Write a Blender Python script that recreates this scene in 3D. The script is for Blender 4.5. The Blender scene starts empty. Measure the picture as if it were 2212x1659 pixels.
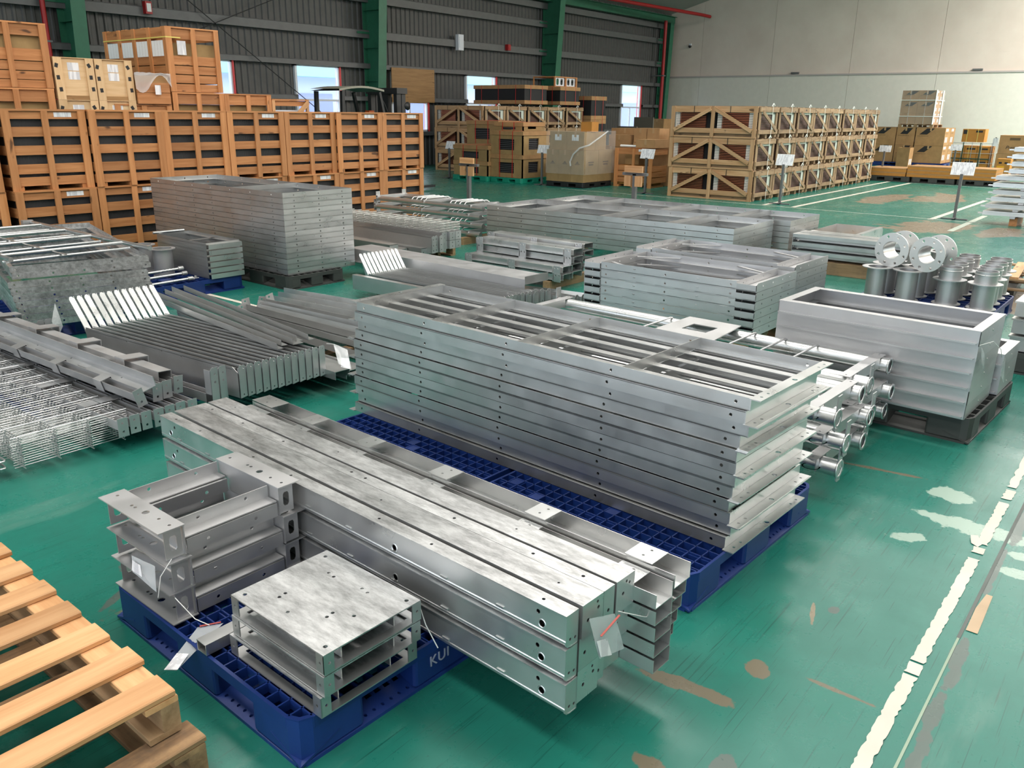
import bpy, math, random
from mathutils import Vector, Matrix, Euler
from mathutils.geometry import tessellate_polygon
RND = random.Random(11)
SC = bpy.context.scene
COL = SC.collection
rad = math.radians
PI = math.pi

# ------------------------------------------------------------------ camera
# world axes: x runs along the corrugated wall, y towards it, z up; floor at z = 0
CH = 1.75
F_PX, PITCH, ROLL, HEAD = 1787.25, 0.3173145, 0.01236525, 0.6752778
fw = Vector((math.cos(HEAD) * math.cos(PITCH), math.sin(HEAD) * math.cos(PITCH), -math.sin(PITCH)))
rt = Vector((math.sin(HEAD), -math.cos(HEAD), 0))
upv = rt.cross(fw)
r2 = math.cos(ROLL) * rt + math.sin(ROLL) * upv
u2 = -math.sin(ROLL) * rt + math.cos(ROLL) * upv
cam_d = bpy.data.cameras.new('camera')
cam_d.sensor_fit = 'HORIZONTAL'
cam_d.sensor_width = 36.0
cam_d.lens = F_PX * 36.0 / 2212.0
cam_d.clip_start = 0.05
cam_d.clip_end = 300
cam = bpy.data.objects.new('camera', cam_d)
COL.objects.link(cam)
m = Matrix.Identity(4)
for i in range(3):
    m[i][0], m[i][1], m[i][2] = r2[i], u2[i], -fw[i]
m[0][3], m[1][3], m[2][3] = 0, 0, CH
cam.matrix_world = m
SC.camera = cam

# ------------------------------------------------------------------ world, lamps, exposure
SC.view_settings.view_transform = 'Standard'
SC.view_settings.look = 'None'
SC.view_settings.gamma = 1.0
SC.view_settings.use_curve_mapping = False
SC.view_settings.exposure = 0.0
SC.cycles.max_bounces = 8
SC.cycles.diffuse_bounces = 4
SC.cycles.glossy_bounces = 4
SC.cycles.transmission_bounces = 4
SC.cycles.transparent_max_bounces = 12
SC.cycles.caustics_reflective = False
SC.cycles.caustics_refractive = False
SC.cycles.sample_clamp_indirect = 6.0
w = bpy.data.worlds.new('overcast_sky')
SC.world = w
w.use_nodes = True
bgn = w.node_tree.nodes['Background']
bgn.inputs['Color'].default_value = (0.80, 0.90, 1.0, 1)
bgn.inputs['Strength'].default_value = 3.6

def area(name, loc, sx, sy, power, col=(1, 1, 1), rot=(0, 0, 0)):
    d = bpy.data.lights.new(name, 'AREA')
    d.shape = 'RECTANGLE'
    d.size, d.size_y = sx, sy
    d.energy = power
    d.color = col
    o = bpy.data.objects.new(name, d)
    COL.objects.link(o)
    o.location = loc
    o.rotation_euler = rot
    return o
# translucent skylight strips in the roof, running across the hall (the brightest lie towards the right-hand bays)
LAMP = 0.90
for x, y, ln, p in ((-7, 4, 20, 900), (-1, 4, 20, 1000), (5, 4, 20, 1100), (11, 4, 20, 1100), (17, 3, 20, 1000), (23, 0, 16, 800), (28.5, -3, 14, 800), (33.4, -4, 13, 5600)):
    area('skylight_lamp', (x, y, 8.9), 1.4, ln, p * LAMP, (1.0, 0.955, 0.905))
# daylight also comes in through tall openings, added for side light, in the unseen walls behind and to the right of the camera (portals guide the sky sampling)
LIGHT_GAPS_L = [(-13.5, -1.0, 7.0), (0.0, 17.0, 7.0)]
LIGHT_GAPS_F = [(27.0, 34.0, 5.0)]
for d0, d1, dh in LIGHT_GAPS_L:
    area('sky_portal', (-13.25, (d0 + d1) / 2, dh / 2), dh, d1 - d0, 1, rot=(0, -PI / 2, 0)).data.cycles.is_portal = True
for d0, d1, dh in LIGHT_GAPS_F:
    area('sky_portal', ((d0 + d1) / 2, -15.25, dh / 2), d1 - d0, dh, 1, rot=(PI / 2, 0, 0)).data.cycles.is_portal = True

# ------------------------------------------------------------------ helpers
def s2l(c):
    return c / 12.92 if c <= 0.04045 else ((c + 0.055) / 1.055) ** 2.4
def hx(h):
    return tuple(s2l(int(h[i:i + 2], 16) / 255) for i in (0, 2, 4))

class MB:
    """collects polygons, then links them as one mesh object"""
    def __init__(s):
        s.v, s.f, s.sm, s.M = [], [], [], Matrix.Identity(4)
    def add(s, vs, fs, smooth=False):
        b = len(s.v)
        s.v += [tuple(s.M @ Vector(p)) for p in vs]
        s.f += [tuple(b + i for i in f) for f in fs]
        s.sm += [smooth] * len(fs)
        return s
    def box(s, x0, x1, y0, y1, z0, z1):
        return s.add([(x0, y0, z0), (x1, y0, z0), (x1, y1, z0), (x0, y1, z0), (x0, y0, z1), (x1, y0, z1), (x1, y1, z1), (x0, y1, z1)],
                     [(3, 2, 1, 0), (4, 5, 6, 7), (0, 1, 5, 4), (1, 2, 6, 5), (2, 3, 7, 6), (3, 0, 4, 7)])
    def beam(s, a, b, wd, th, upd=(0, 0, 1)):
        a, b = Vector(a), Vector(b)
        d = (b - a).normalized()
        sd = d.cross(Vector(upd)).normalized()
        n = sd.cross(d).normalized()
        vs = [p + sd * (i * wd / 2) + n * (j * th / 2) for p in (a, b) for i, j in ((-1, -1), (1, -1), (1, 1), (-1, 1))]
        return s.add(vs, [(3, 2, 1, 0), (4, 5, 6, 7), (0, 1, 5, 4), (1, 2, 6, 5), (2, 3, 7, 6), (3, 0, 4, 7)])
    def tube(s, pts, r, n=8, cap=True):
        pts = [Vector(p) for p in pts]
        rings = []
        pu = None
        for i, p in enumerate(pts):
            t = (pts[min(i + 1, len(pts) - 1)] - pts[max(i - 1, 0)]).normalized()
            if pu is None:
                pu = t.orthogonal().normalized()
            pu = (pu - t * pu.dot(t)).normalized()
            q = t.cross(pu)
            rings.append([p + (pu * math.cos(2 * PI * k / n) + q * math.sin(2 * PI * k / n)) * r for k in range(n)])
        vs = [v for g in rings for v in g]
        fs = []
        for i in range(len(rings) - 1):
            for k in range(n):
                a, b = i * n + k, i * n + (k + 1) % n
                fs.append((a, b, b + n, a + n))
        s.add(vs, fs, True)
        if cap:
            s.add(rings[0], [tuple(range(n - 1, -1, -1))])
            s.add(rings[-1], [tuple(range(n))])
        return s
    def lathe(s, prof, n=24, smooth=True, closed=False):
        vs = [(r * math.cos(2 * PI * k / n), r * math.sin(2 * PI * k / n), z) for r, z in prof for k in range(n)]
        fs = []
        m_ = len(prof)
        for i in range(m_ if closed else m_ - 1):
            j = (i + 1) % m_
            for k in range(n):
                k2 = (k + 1) % n
                fs.append((i * n + k, i * n + k2, j * n + k2, j * n + k))
        return s.add(vs, fs, smooth)
    def plate(s, poly, holes, O, U, V, t):
        """flat plate with real holes: outline in (u, v), holes as (u, v, r) or lists of points; thickness t behind the face"""
        O, U, V = Vector(O), Vector(U), Vector(V)
        N = U.cross(V).normalized()
        loops = [list(poly)]
        for h in holes:
            if isinstance(h, tuple) and len(h) == 3 and not isinstance(h[0], tuple):
                n = 8
                loops.append([(h[0] + h[2] * math.cos(2 * PI * k / n), h[1] + h[2] * math.sin(2 * PI * k / n)) for k in range(n)])
            else:
                loops.append(list(h))
        tri = tessellate_polygon([[Vector((a, b, 0)) for a, b in lp] for lp in loops])
        flat = [p for lp in loops for p in lp]
        n = len(flat)
        vs = [O + U * a + V * b for a, b in flat] + [O + U * a + V * b - N * t for a, b in flat]
        fs = []
        for t3 in tri:
            (ax, ay), (bx_, by_), (cx_, cy_) = flat[t3[0]], flat[t3[1]], flat[t3[2]]
            ar = (bx_ - ax) * (cy_ - ay) - (by_ - ay) * (cx_ - ax)
            if abs(ar) < 1e-12:
                continue
            f = tuple(t3) if ar > 0 else tuple(reversed(t3))
            fs.append(f)
            fs.append(tuple(i + n for i in reversed(f)))
        b = 0
        for li, lp in enumerate(loops):
            k = len(lp)
            area2 = sum(lp[i][0] * lp[(i + 1) % k][1] - lp[(i + 1) % k][0] * lp[i][1] for i in range(k))
            ccw = (area2 > 0) == (li == 0)
            for i in range(k):
                p, q = b + i, b + (i + 1) % k
                fs.append((p, p + n, q + n, q) if ccw else (q, q + n, p + n, p))
            b += k
        return s.add(vs, fs)
    def sheet(s, prof, t, y0, y1, axis='y', smooth=False):
        """folded strip: open profile (x, z) of thickness t extruded along y (or x: profile is then (y, z))"""
        P = [Vector((a, b)) for a, b in prof]
        off = []
        for i, p in enumerate(P):
            d1 = (P[i] - P[i - 1]).normalized() if i else None
            d2 = (P[i + 1] - P[i]).normalized() if i < len(P) - 1 else None
            n1 = Vector((-d1.y, d1.x)) if d1 else None
            n2 = Vector((-d2.y, d2.x)) if d2 else None
            if n1 is None: nn = n2
            elif n2 is None: nn = n1
            else:
                nn = n1 + n2
                nn = nn / max(0.3, nn.dot(n1)) if nn.length > 1e-6 else n1
            off.append(p + nn * t)
        ring = P + list(reversed(off))
        k = len(ring)
        mk_ = (lambda a, y: (a.x, y, a.y)) if axis == 'y' else (lambda a, y: (y, a.x, a.y))
        vs = [mk_(a, y0) for a in ring] + [mk_(a, y1) for a in ring]
        m_ = len(P)
        fs = [(i, (i + 1) % k, k + (i + 1) % k, k + i) for i in range(k)]
        s.add(vs, fs, smooth)
        caps = []
        for i in range(m_ - 1):
            caps.append((i, i + 1, k - 2 - i, k - 1 - i))
            caps.append((k + k - 1 - i, k + k - 2 - i, k + i + 1, k + i))
        s.add(vs, caps)
        return s
    def mesh(s, name):
        me = bpy.data.meshes.new(name)
        me.from_pydata(s.v, [], s.f)
        me.polygons.foreach_set('use_smooth', s.sm)
        me.validate()
        me.update()
        return me

KIDS = {}
def link(name, me, mat=None, parent=None, loc=(0, 0, 0), rot=(0, 0, 0)):
    o = bpy.data.objects.new(name, me)
    COL.objects.link(o)
    if mat is not None and me is not None and not me.materials:
        me.materials.append(mat)
    if parent is not None:
        o.parent = parent
        KIDS.setdefault(parent.name, []).append(o)
    o.location = loc
    o.rotation_euler = rot
    return o
def obj(name, mb, mat, parent=None, loc=(0, 0, 0), rot=(0, 0, 0)):
    return link(name, mb.mesh(name), mat, parent, loc, rot)
def thing(name, label, cat, loc=(0, 0, 0), rz=0.0, group=None, rot=None):
    o = link(name, None, None, None, loc, rot or (0, 0, rz))
    return tag(o, label, cat, group)
def tag(o, label, cat, group=None):
    o['label'] = label
    o['category'] = cat
    if group: o['group'] = group
    return o
def struct(name, mb, mat, loc=(0, 0, 0), rot=(0, 0, 0)):
    o = obj(name, mb, mat, None, loc, rot)
    o['kind'] = 'structure'
    return o
def dup(root, loc, rz=None, label=None, group=None, rot=None):
    r = root.copy()
    COL.objects.link(r)
    r.location = loc
    if rot is not None: r.rotation_euler = rot
    elif rz is not None: r.rotation_euler = (0, 0, rz)
    if label: r['label'] = label
    if group: r['group'] = group
    for ch in KIDS.get(root.name, ()):
        c = ch.copy()
        COL.objects.link(c)
        c.parent = r
        KIDS.setdefault(r.name, []).append(c)
        for g in KIDS.get(ch.name, ()):
            d = g.copy()
            COL.objects.link(d)
            d.parent = c
            KIDS.setdefault(c.name, []).append(d)
    return r
_BC = {}
def board(name, L, W, T, mat, parent=None, loc=(0, 0, 0), rot=(0, 0, 0), ch=0.0):
    """a plank whose grain runs along its own x axis; alike planks share mesh data"""
    key = (round(L, 3), round(W, 3), round(T, 3), ch, mat.name, name)
    if key not in _BC:
        b = MB()
        l, w_, t = L / 2, W / 2, T / 2
        if ch <= 0:
            b.box(-l, l, -w_, w_, -t, t)
        else:
            vs = []
            for x in (-l, l):
                for y, z in ((-w_ + ch, -t), (w_ - ch, -t), (w_, -t + ch), (w_, t - ch), (w_ - ch, t), (-w_ + ch, t), (-w_, t - ch), (-w_, -t + ch)):
                    vs.append((x, y, z))
            b.add(vs, [tuple(range(7, -1, -1)), tuple(range(8, 16))] + [(i, (i + 1) % 8, 8 + (i + 1) % 8, 8 + i) for i in range(8)])
        me = b.mesh(name)
        me.materials.append(mat)
        _BC[key] = me
    return link(name, _BC[key], None, parent, loc, rot)
def bd(parent, name, x0, x1, y0, y1, z0, z1, mat, ch=0.0):
    dx, dy, dz = x1 - x0, y1 - y0, z1 - z0
    c = ((x0 + x1) / 2, (y0 + y1) / 2, (z0 + z1) / 2)
    if dx >= dy and dx >= dz: return board(name, dx, dy, dz, mat, parent, c, (0, 0, 0), ch)
    if dy >= dz: return board(name, dy, dx, dz, mat, parent, c, (0, 0, PI / 2), ch)
    return board(name, dz, dy, dx, mat, parent, c, (0, -PI / 2, 0), ch)
def bar(parent, name, a, b, wd, th, mat, upd=(0, 0, 1)):
    """a slanting plank from a to b"""
    a, b = Vector(a), Vector(b)
    d = b - a
    L = d.length
    x = d.normalized()
    z = Vector(upd)
    y = z.cross(x).normalized()
    z = x.cross(y)
    rot = Matrix((x, y, z)).transposed().to_euler()
    return board(name, L, wd, th, mat, parent, (a + b) / 2, rot)
ORD = ['topmost', 'second', 'third', 'fourth', 'fifth', 'sixth', 'seventh', 'eighth', 'ninth', 'tenth', 'eleventh', 'twelfth', 'thirteenth', 'fourteenth', 'fifteenth']
NTH = ['first'] + ORD[1:]
def ordt(k, n):
    return 'topmost' if k == 0 else ('lowest' if k == n - 1 else ORD[k] + ' from the top')

# ------------------------------------------------------------------ materials
class NT:
    def __init__(s, name):
        s.m = bpy.data.materials.new(name)
        s.m.use_nodes = True
        s.t = s.m.node_tree
        s.p = s.t.nodes['Principled BSDF']
    def n(s, typ, **kw):
        o = s.t.nodes.new(typ)
        for k, v in kw.items():
            if k.startswith('i_'): o.inputs[k[2:].replace('_', ' ')].default_value = v
            else: setattr(o, k, v)
        return o
    def l(s, a, b):
        s.t.links.new(a, b)
    def coords(s, scale=(1, 1, 1), rnd=True, rot=(0, 0, 0), kind='Object'):
        tc = s.n('ShaderNodeTexCoord')
        mp = s.n('ShaderNodeMapping')
        mp.inputs['Scale'].default_value = scale
        mp.inputs['Rotation'].default_value = rot
        s.l(tc.outputs[kind], mp.inputs['Vector'])
        if rnd:
            oi = s.n('ShaderNodeObjectInfo')
            mu = s.n('ShaderNodeMath', operation='MULTIPLY')
            mu.inputs[1].default_value = 37.0
            s.l(oi.outputs['Random'], mu.inputs[0])
            s.l(mu.outputs[0], mp.inputs['Location'])
        return mp.outputs['Vector']
    def noise(s, vec, scale, detail=4, rough=0.55):
        nz = s.n('ShaderNodeTexNoise')
        nz.inputs['Scale'].default_value = scale
        nz.inputs['Detail'].default_value = detail
        nz.inputs['Roughness'].default_value = rough
        s.l(vec, nz.inputs['Vector'])
        return nz.outputs['Fac']
    def ramp(s, fac, stops):
        r = s.n('ShaderNodeValToRGB')
        e = r.color_ramp.elements
        while len(e) < len(stops): e.new(0.5)
        for el, (p, c) in zip(e, stops):
            el.position = p
            el.color = (c, c, c, 1) if not isinstance(c, tuple) else (*c, 1)
        s.l(fac, r.inputs['Fac'])
        return r.outputs['Color']
    def mix(s, fac, a, b, mode='MIX'):
        mx = s.n('ShaderNodeMix', data_type='RGBA', blend_type=mode)
        for i, val in ((0, fac), (6, a), (7, b)):
            if isinstance(val, (int, float)): mx.inputs[i].default_value = val
            elif isinstance(val, tuple): mx.inputs[i].default_value = (*val, 1)
            else: s.l(val, mx.inputs[i])
        return mx.outputs[2]
    def rnd_value(s, col, lo, hi):
        oi = s.n('ShaderNodeObjectInfo')
        mr = s.n('ShaderNodeMapRange')
        mr.inputs['To Min'].default_value = lo
        mr.inputs['To Max'].default_value = hi
        s.l(oi.outputs['Random'], mr.inputs['Value'])
        return s.mix(1.0, col, mr.outputs['Result'], 'MULTIPLY')
    def bump(s, h, strength, dist=0.01):
        b = s.n('ShaderNodeBump')
        b.inputs['Strength'].default_value = strength
        b.inputs['Distance'].default_value = dist
        s.l(h, b.inputs['Height'])
        s.l(b.outputs['Normal'], s.p.inputs['Normal'])

def m_plain(name, col, rough=0.6, metal=0.0, var=0.0, spec=0.5):
    t = NT(name)
    t.p.inputs['Roughness'].default_value = rough
    t.p.inputs['Metallic'].default_value = metal
    t.p.inputs['Specular IOR Level'].default_value = spec
    if var:
        nz = t.noise(t.coords(), 5.0, 5)
        c = t.mix(t.ramp(nz, [(0.3, 0.0), (0.7, 1.0)]), tuple(x * (1 - var) for x in col), tuple(min(1, x * (1 + var)) for x in col))
        t.l(t.rnd_value(c, 1 - var / 2, 1 + var / 2), t.p.inputs['Base Color'])
    else:
        t.p.inputs['Base Color'].default_value = (*col, 1)
    return t.m
def m_galv(name, base, rough=0.40, spangle=0.0, streak=(1, 1, 1), var=0.10, metal=0.88):
    t = NT(name)
    v = t.coords(streak)
    big = t.noise(v, 2.2, 4)
    c = t.mix(t.ramp(big, [(0.3, 0.0), (0.7, 1.0)]), tuple(x * (1 - var) for x in base), tuple(min(1, x * (1 + var)) for x in base))
    if spangle:
        v2 = t.coords((streak[0] * 1.0, streak[1] * 1.0, streak[2]), True, (0, 0, 0.7))
        sp = t.noise(v2, 26, 8, 0.75)
        k = t.ramp(sp, [(0.36, 1 - spangle), (0.62, 1 + spangle * 0.45)])
        c = t.mix(1.0, c, k, 'MULTIPLY')
    c = t.rnd_value(c, 0.92, 1.06)
    t.l(c, t.p.inputs['Base Color'])
    t.p.inputs['Metallic'].default_value = metal
    rr = t.ramp(t.noise(v, 7.0, 5), [(0.25, rough - 0.07), (0.75, rough + 0.09)])
    t.l(rr, t.p.inputs['Roughness'])
    t.bump(t.noise(v, 55.0, 3), 0.05, 0.004)
    return t.m
def m_wood(name, light, dark, rough=0.62, knots=True, var=0.16, dirt=0.0):
    t = NT(name)
    v = t.coords((1.0, 1.0, 1.0))
    mp = t.n('ShaderNodeMapping')
    mp.inputs['Scale'].default_value = (1.6, 22, 22)
    t.l(v, mp.inputs['Vector'])
    g = t.noise(mp.outputs['Vector'], 1.0, 6, 0.6)
    c = t.mix(t.ramp(g, [(0.32, 0.0), (0.68, 1.0)]), dark, light)
    if knots:
        mp2 = t.n('ShaderNodeMapping')
        mp2.inputs['Scale'].default_value = (4.0, 11, 11)
        t.l(v, mp2.inputs['Vector'])
        k = t.noise(mp2.outputs['Vector'], 1.0, 2, 0.4)
        c = t.mix(t.ramp(k, [(0.70, 0.0), (0.76, 1.0)]), c, tuple(x * 0.30 for x in dark))
    if dirt:
        d = t.noise(v, 4.0, 6, 0.7)
        c = t.mix(t.ramp(d, [(0.5, 0.0), (0.75, dirt)]), c, (0.07, 0.055, 0.045))
    c = t.rnd_value(c, 1 - var, 1 + var)
    t.l(c, t.p.inputs['Base Color'])
    t.p.inputs['Roughness'].default_value = rough
    t.bump(g, 0.12, 0.004)
    return t.m
def m_print(name, paper, ink, lines=9.0):
    """paper with faint rows of print"""
    t = NT(name)
    v = t.coords((1, 1, 1), False, (0, 0, 0), 'Generated')
    wv = t.n('ShaderNodeTexWave', bands_direction='Z')
    wv.inputs['Scale'].default_value = lines
    t.l(v, wv.inputs['Vector'])
    nz = t.noise(t.coords((30, 30, 2)), 1.0, 2)
    a = t.ramp(wv.outputs['Fac'], [(0.62, 0.0), (0.72, 1.0)])
    b = t.ramp(nz, [(0.47, 0.0), (0.53, 1.0)])
    f = t.mix(1.0, a, b, 'MULTIPLY')
    t.l(t.mix(f, paper, ink), t.p.inputs['Base Color'])
    t.p.inputs['Roughness'].default_value = 0.6
    return t.m
def m_clear(name, tint=(0.9, 0.93, 0.95), alpha=0.25, rough=0.15):
    t = NT(name)
    t.p.inputs['Base Color'].default_value = (*tint, 1)
    t.p.inputs['Roughness'].default_value = rough
    t.p.inputs['Alpha'].default_value = alpha
    return t.m
def m_floor():
    t = NT('green_epoxy_floor')
    v = t.coords((1, 1, 1), False)
    a = t.noise(v, 0.45, 6, 0.6)
    base = t.mix(t.ramp(a, [(0.3, 0.0), (0.7, 1.0)]), hx('1b6a5c'), hx('287a6b'))
    b = t.noise(v, 3.0, 8, 0.7)
    base = t.mix(t.ramp(b, [(0.42, 0.0), (0.75, 0.45)]), base, hx('1b574c'))
    # fine scuffs, each family stretched along its own direction
    for rot, sc, lo, hi in ((0.5, (2.2, 120, 1), 0.675, 0.70), (-0.7, (1.6, 95, 1), 0.68, 0.705), (1.45, (2.6, 130, 1), 0.68, 0.71), (2.3, (4, 150, 1), 0.675, 0.71), (0.05, (1.2, 110, 1), 0.69, 0.71)):
        sv = t.coords(sc, False, (0, 0, rot))
        n_ = t.noise(sv, 1.0, 2, 0.5)
        base = t.mix(t.ramp(n_, [(lo, 0.0), (hi, 0.62)]), base, hx('10453c'))
    def worn(b_, px, py, rx, ry, rz, col, amp=1.0, fr=9.0, lo=0.95):
        # one worn spot: distance to its own ellipse, broken up by noise
        mp = t.n('ShaderNodeMapping', vector_type='TEXTURE')
        mp.inputs['Location'].default_value = (px, py, 0)
        mp.inputs['Rotation'].default_value = (0, 0, rz)
        mp.inputs['Scale'].default_value = (rx, ry, 1)
        t.l(v, mp.inputs['Vector'])
        ln = t.n('ShaderNodeVectorMath', operation='LENGTH')
        t.l(mp.outputs['Vector'], ln.inputs[0])
        nz_ = t.noise(v, fr, 7, 0.65)
        ma = t.n('ShaderNodeMath', operation='MULTIPLY_ADD')
        ma.inputs[1].default_value = -2.2 * amp
        t.l(nz_, ma.inputs[0])
        ma.inputs[2].default_value = 1.1 * amp
        ad = t.n('ShaderNodeMath', operation='ADD')
        t.l(ln.outputs['Value'], ad.inputs[0])
        t.l(ma.outputs[0], ad.inputs[1])
        return t.mix(t.ramp(ad.outputs[0], [(lo - 0.12, 0.92), (lo, 0.0)]), b_, col)
    brown, grey, pale, dusty = hx('6f6350'), hx('54605a'), hx('9db3a5'), hx('8a7866')
    for q in ((2.39, 0.54, .012, .12, 0, brown), (2.79, 0.785, .09, .010, .3, hx('8a7a62')), (2.84, .725, .03, .022, 0, grey), (2.1, .95, .035, .17, .1, brown), (1.72, .83, .035, .12, -.2, brown),
              (2.33, .80, .05, .045, 0, brown), (1.85, .70, .05, .035, 0, grey), (4.3, 1.0, .018, .25, .15, brown), (4.22, .63, .10, .11, 0, pale), (3.62, .68, .05, .09, .5, pale), (3.9, .45, .08, .25, 0, pale),
              (3.58, .25, .05, .09, 0, pale), (3.75, .23, .05, .08, 0, pale), (2.86, .302, .12, .028, 0, grey), (2.69, .292, .08, .026, 0, grey), (2.46, .297, .16, .026, 0, grey), (2.2, .288, .24, .024, 0, grey),
              (3.55, .312, .3, .016, 0, grey), (4.1, .30, .35, .024, 0, grey), (1.35, 2.95, .05, .10, .3, grey), (1.2, 2.85, .10, .02, .5, grey)):
        base = worn(base, *q)
    for q in ((15.4, 3.35, 1.0, .7, 0, dusty, 1.3, 1.6), (15.3, 2.3, .9, .35, 0, dusty, 1.3, 2.0), (21.2, 4.5, 1.6, .55, 0, dusty, 1.3, 1.4), (20.0, 5.4, 1.5, .4, 0, dusty, 1.3, 1.6), (9.6, 1.2, .7, .4, .3, dusty, 1.3, 3.0), (12.5, 4.0, .5, .9, .3, dusty, 1.4, 2.2)):
        base = worn(base, *q)
    sp = t.noise(v, 38.0, 3, 0.6)
    base = t.mix(t.ramp(sp, [(0.68, 0.0), (0.74, 0.6)]), base, hx('0f4a40'))
    # bare worn spots
    wn = t.noise(v, 1.15, 9, 0.66)
    base = t.mix(t.ramp(wn, [(0.655, 0.0), (0.68, 0.9)]), base, hx('6d6253'))
    dust = t.noise(t.coords((0.5, 2.2, 1), False, (0, 0, 0.25)), 1.0, 6, 0.65)
    base = t.mix(t.ramp(dust, [(0.56, 0.0), (0.8, 0.30)]), base, hx('a9b8ac'))
    t.l(base, t.p.inputs['Base Color'])
    t.l(t.ramp(b, [(0.3, 0.20), (0.75, 0.42)]), t.p.inputs['Roughness'])
    t.p.inputs['Specular IOR Level'].default_value = 0.42
    t.bump(sp, 0.03, 0.003)
    return t.m
FLOOR = m_floor()
GAL = m_galv('galvanised_steel', (0.56, 0.56, 0.555), 0.36)
GAL_B = m_galv('bright_galvanised_steel', (0.66, 0.66, 0.655), 0.31)
GAL_M = m_galv('matt_galvanised_steel', (0.56, 0.555, 0.56), 0.46)
GAL_S = m_galv('spangled_galvanised_steel', (0.64, 0.64, 0.64), 0.38, 0.42, (1.0, 0.28, 1.0))
GAL_T = m_galv('galvanised_tube_steel', (0.64, 0.65, 0.65), 0.30)
PINE = m_wood('orange_pine', hx('c68a58'), hx('ad7140'))
PINE_D = m_wood('orange_pine_core', hx('bb8252'), hx('9c6438'))
PALEWOOD = m_wood('pale_new_pine', hx('d3a678'), hx('b88556'), 0.6)
GREYWOOD = m_wood('weathered_pine', hx('ad8f6c'), hx('866a4b'), 0.7, True, 0.2, 0.5)
OLDWOOD = m_wood('old_dirty_pine', hx('a88660'), hx('6f5238'), 0.75, True, 0.15, 0.9)
PLY = m_wood('birch_plywood', hx('dcbd93'), hx('cba77a'), 0.55, False, 0.08)
PLYB = m_wood('brown_plywood', hx('a88152'), hx('8f6a40'), 0.6, True, 0.05)
CARD = m_plain('brown_cardboard', hx('a9835b'), 0.75, 0, 0.12, 0.2)
CARD2 = m_plain('tan_cardboard', hx('9c8058'), 0.75, 0, 0.12, 0.2)
CARD_O = m_plain('orange_cardboard', hx('b8803f'), 0.7, 0, 0.08, 0.2)
BLACK = m_plain('black_plastic', (0.014, 0.014, 0.015), 0.5)
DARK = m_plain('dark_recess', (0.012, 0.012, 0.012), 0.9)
BLUE = m_plain('blue_pallet_plastic', (0.008, 0.030, 0.165), 0.40, 0, 0.15)
GREYP = m_plain('charcoal_pallet_plastic', (0.045, 0.046, 0.043), 0.5, 0, 0.15)
GREENP = m_plain('green_pallet_plastic', (0.010, 0.26, 0.17), 0.4)
WHITE = m_plain('white_paper', (0.82, 0.82, 0.80), 0.7)
PAPER = m_print('printed_paper', (0.80, 0.80, 0.82), (0.28, 0.28, 0.32))
INK = m_plain('black_print', (0.012, 0.011, 0.012), 0.6)
BROWNINK = m_plain('brown_print', (0.12, 0.07, 0.035), 0.7)
RED = m_plain('red_paint', hx('a3181a'), 0.45)
REDSTRAP = m_plain('red_strap', hx('c22a22'), 0.5)
WSTRAP = m_plain('white_strap', (0.80, 0.80, 0.74), 0.5)
YSTRAP = m_plain('yellow_strap', hx('d8c86a'), 0.5)
GREENC = m_plain('green_column_paint', hx('2c6a50'), 0.45, 0, 0.12)
COPPER = m_plain('copper_tube', (0.50, 0.17, 0.09), 0.35, 0.7)
FILM = m_clear('stretch_film', (0.85, 0.86, 0.86), 0.16, 0.12)
BAGM = m_clear('clear_bag_film', (0.80, 0.84, 0.86), 0.33, 0.12)
WIRE = m_plain('white_tie_wire', (0.75, 0.74, 0.72), 0.45)
REDP = m_plain('red_window_paint', hx('d8383c'), 0.45)
WHITEP = m_plain('white_window_paint', hx('dfe3ea'), 0.4)
TANTEXT = m_plain('yellow_print', hx('e0a01c'), 0.6)
DGREEN = m_plain('dark_green_strap', hx('2d4a38'), 0.5)
# ------------------------------------------------------------------ the hall
YW, XP = 20.7, 37.4          # inner faces of the corrugated wall and of the white partition
XL, YR = -13.0, -15.0
EAVE = 6.1
struct('floor', MB().box(XL, XP + 0.3, YR, YW + 0.4, -0.2, 0.0), FLOOR)
FLO = bpy.data.objects['floor']
WALLG = m_plain('grey_wall_sheet', hx('504f4d'), 0.55, 0, 0.10)
GIRT = m_plain('grey_girt_steel', hx('626262'), 0.5, 0, 0.08)
CEILM = m_plain('pale_roof_sheet', hx('a5a49e'), 0.7)
def m_partition():
    t = NT('white_partition_panel')
    v = t.coords((1, 1, 1), False)
    n_ = t.noise(v, 0.6, 6, 0.6)
    c = t.mix(t.ramp(n_, [(0.35, 0.0), (0.7, 1.0)]), hx('d9c9bd'), hx('e4d6ca'))
    d = t.noise(t.coords((1, 1.2, 14), False), 1.6, 4, 0.6)
    c = t.mix(t.ramp(d, [(0.70, 0.0), (0.78, 0.35)]), c, hx('9d958a'))
    t.l(t.rnd_value(c, 0.96, 1.02), t.p.inputs['Base Color'])
    t.p.inputs['Roughness'].default_value = 0.5
    return t.m
PART_U = m_partition()
PART_L = m_plain('pale_grey_partition_panel', hx('dad6cb'), 0.35, 0, 0.03)

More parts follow.
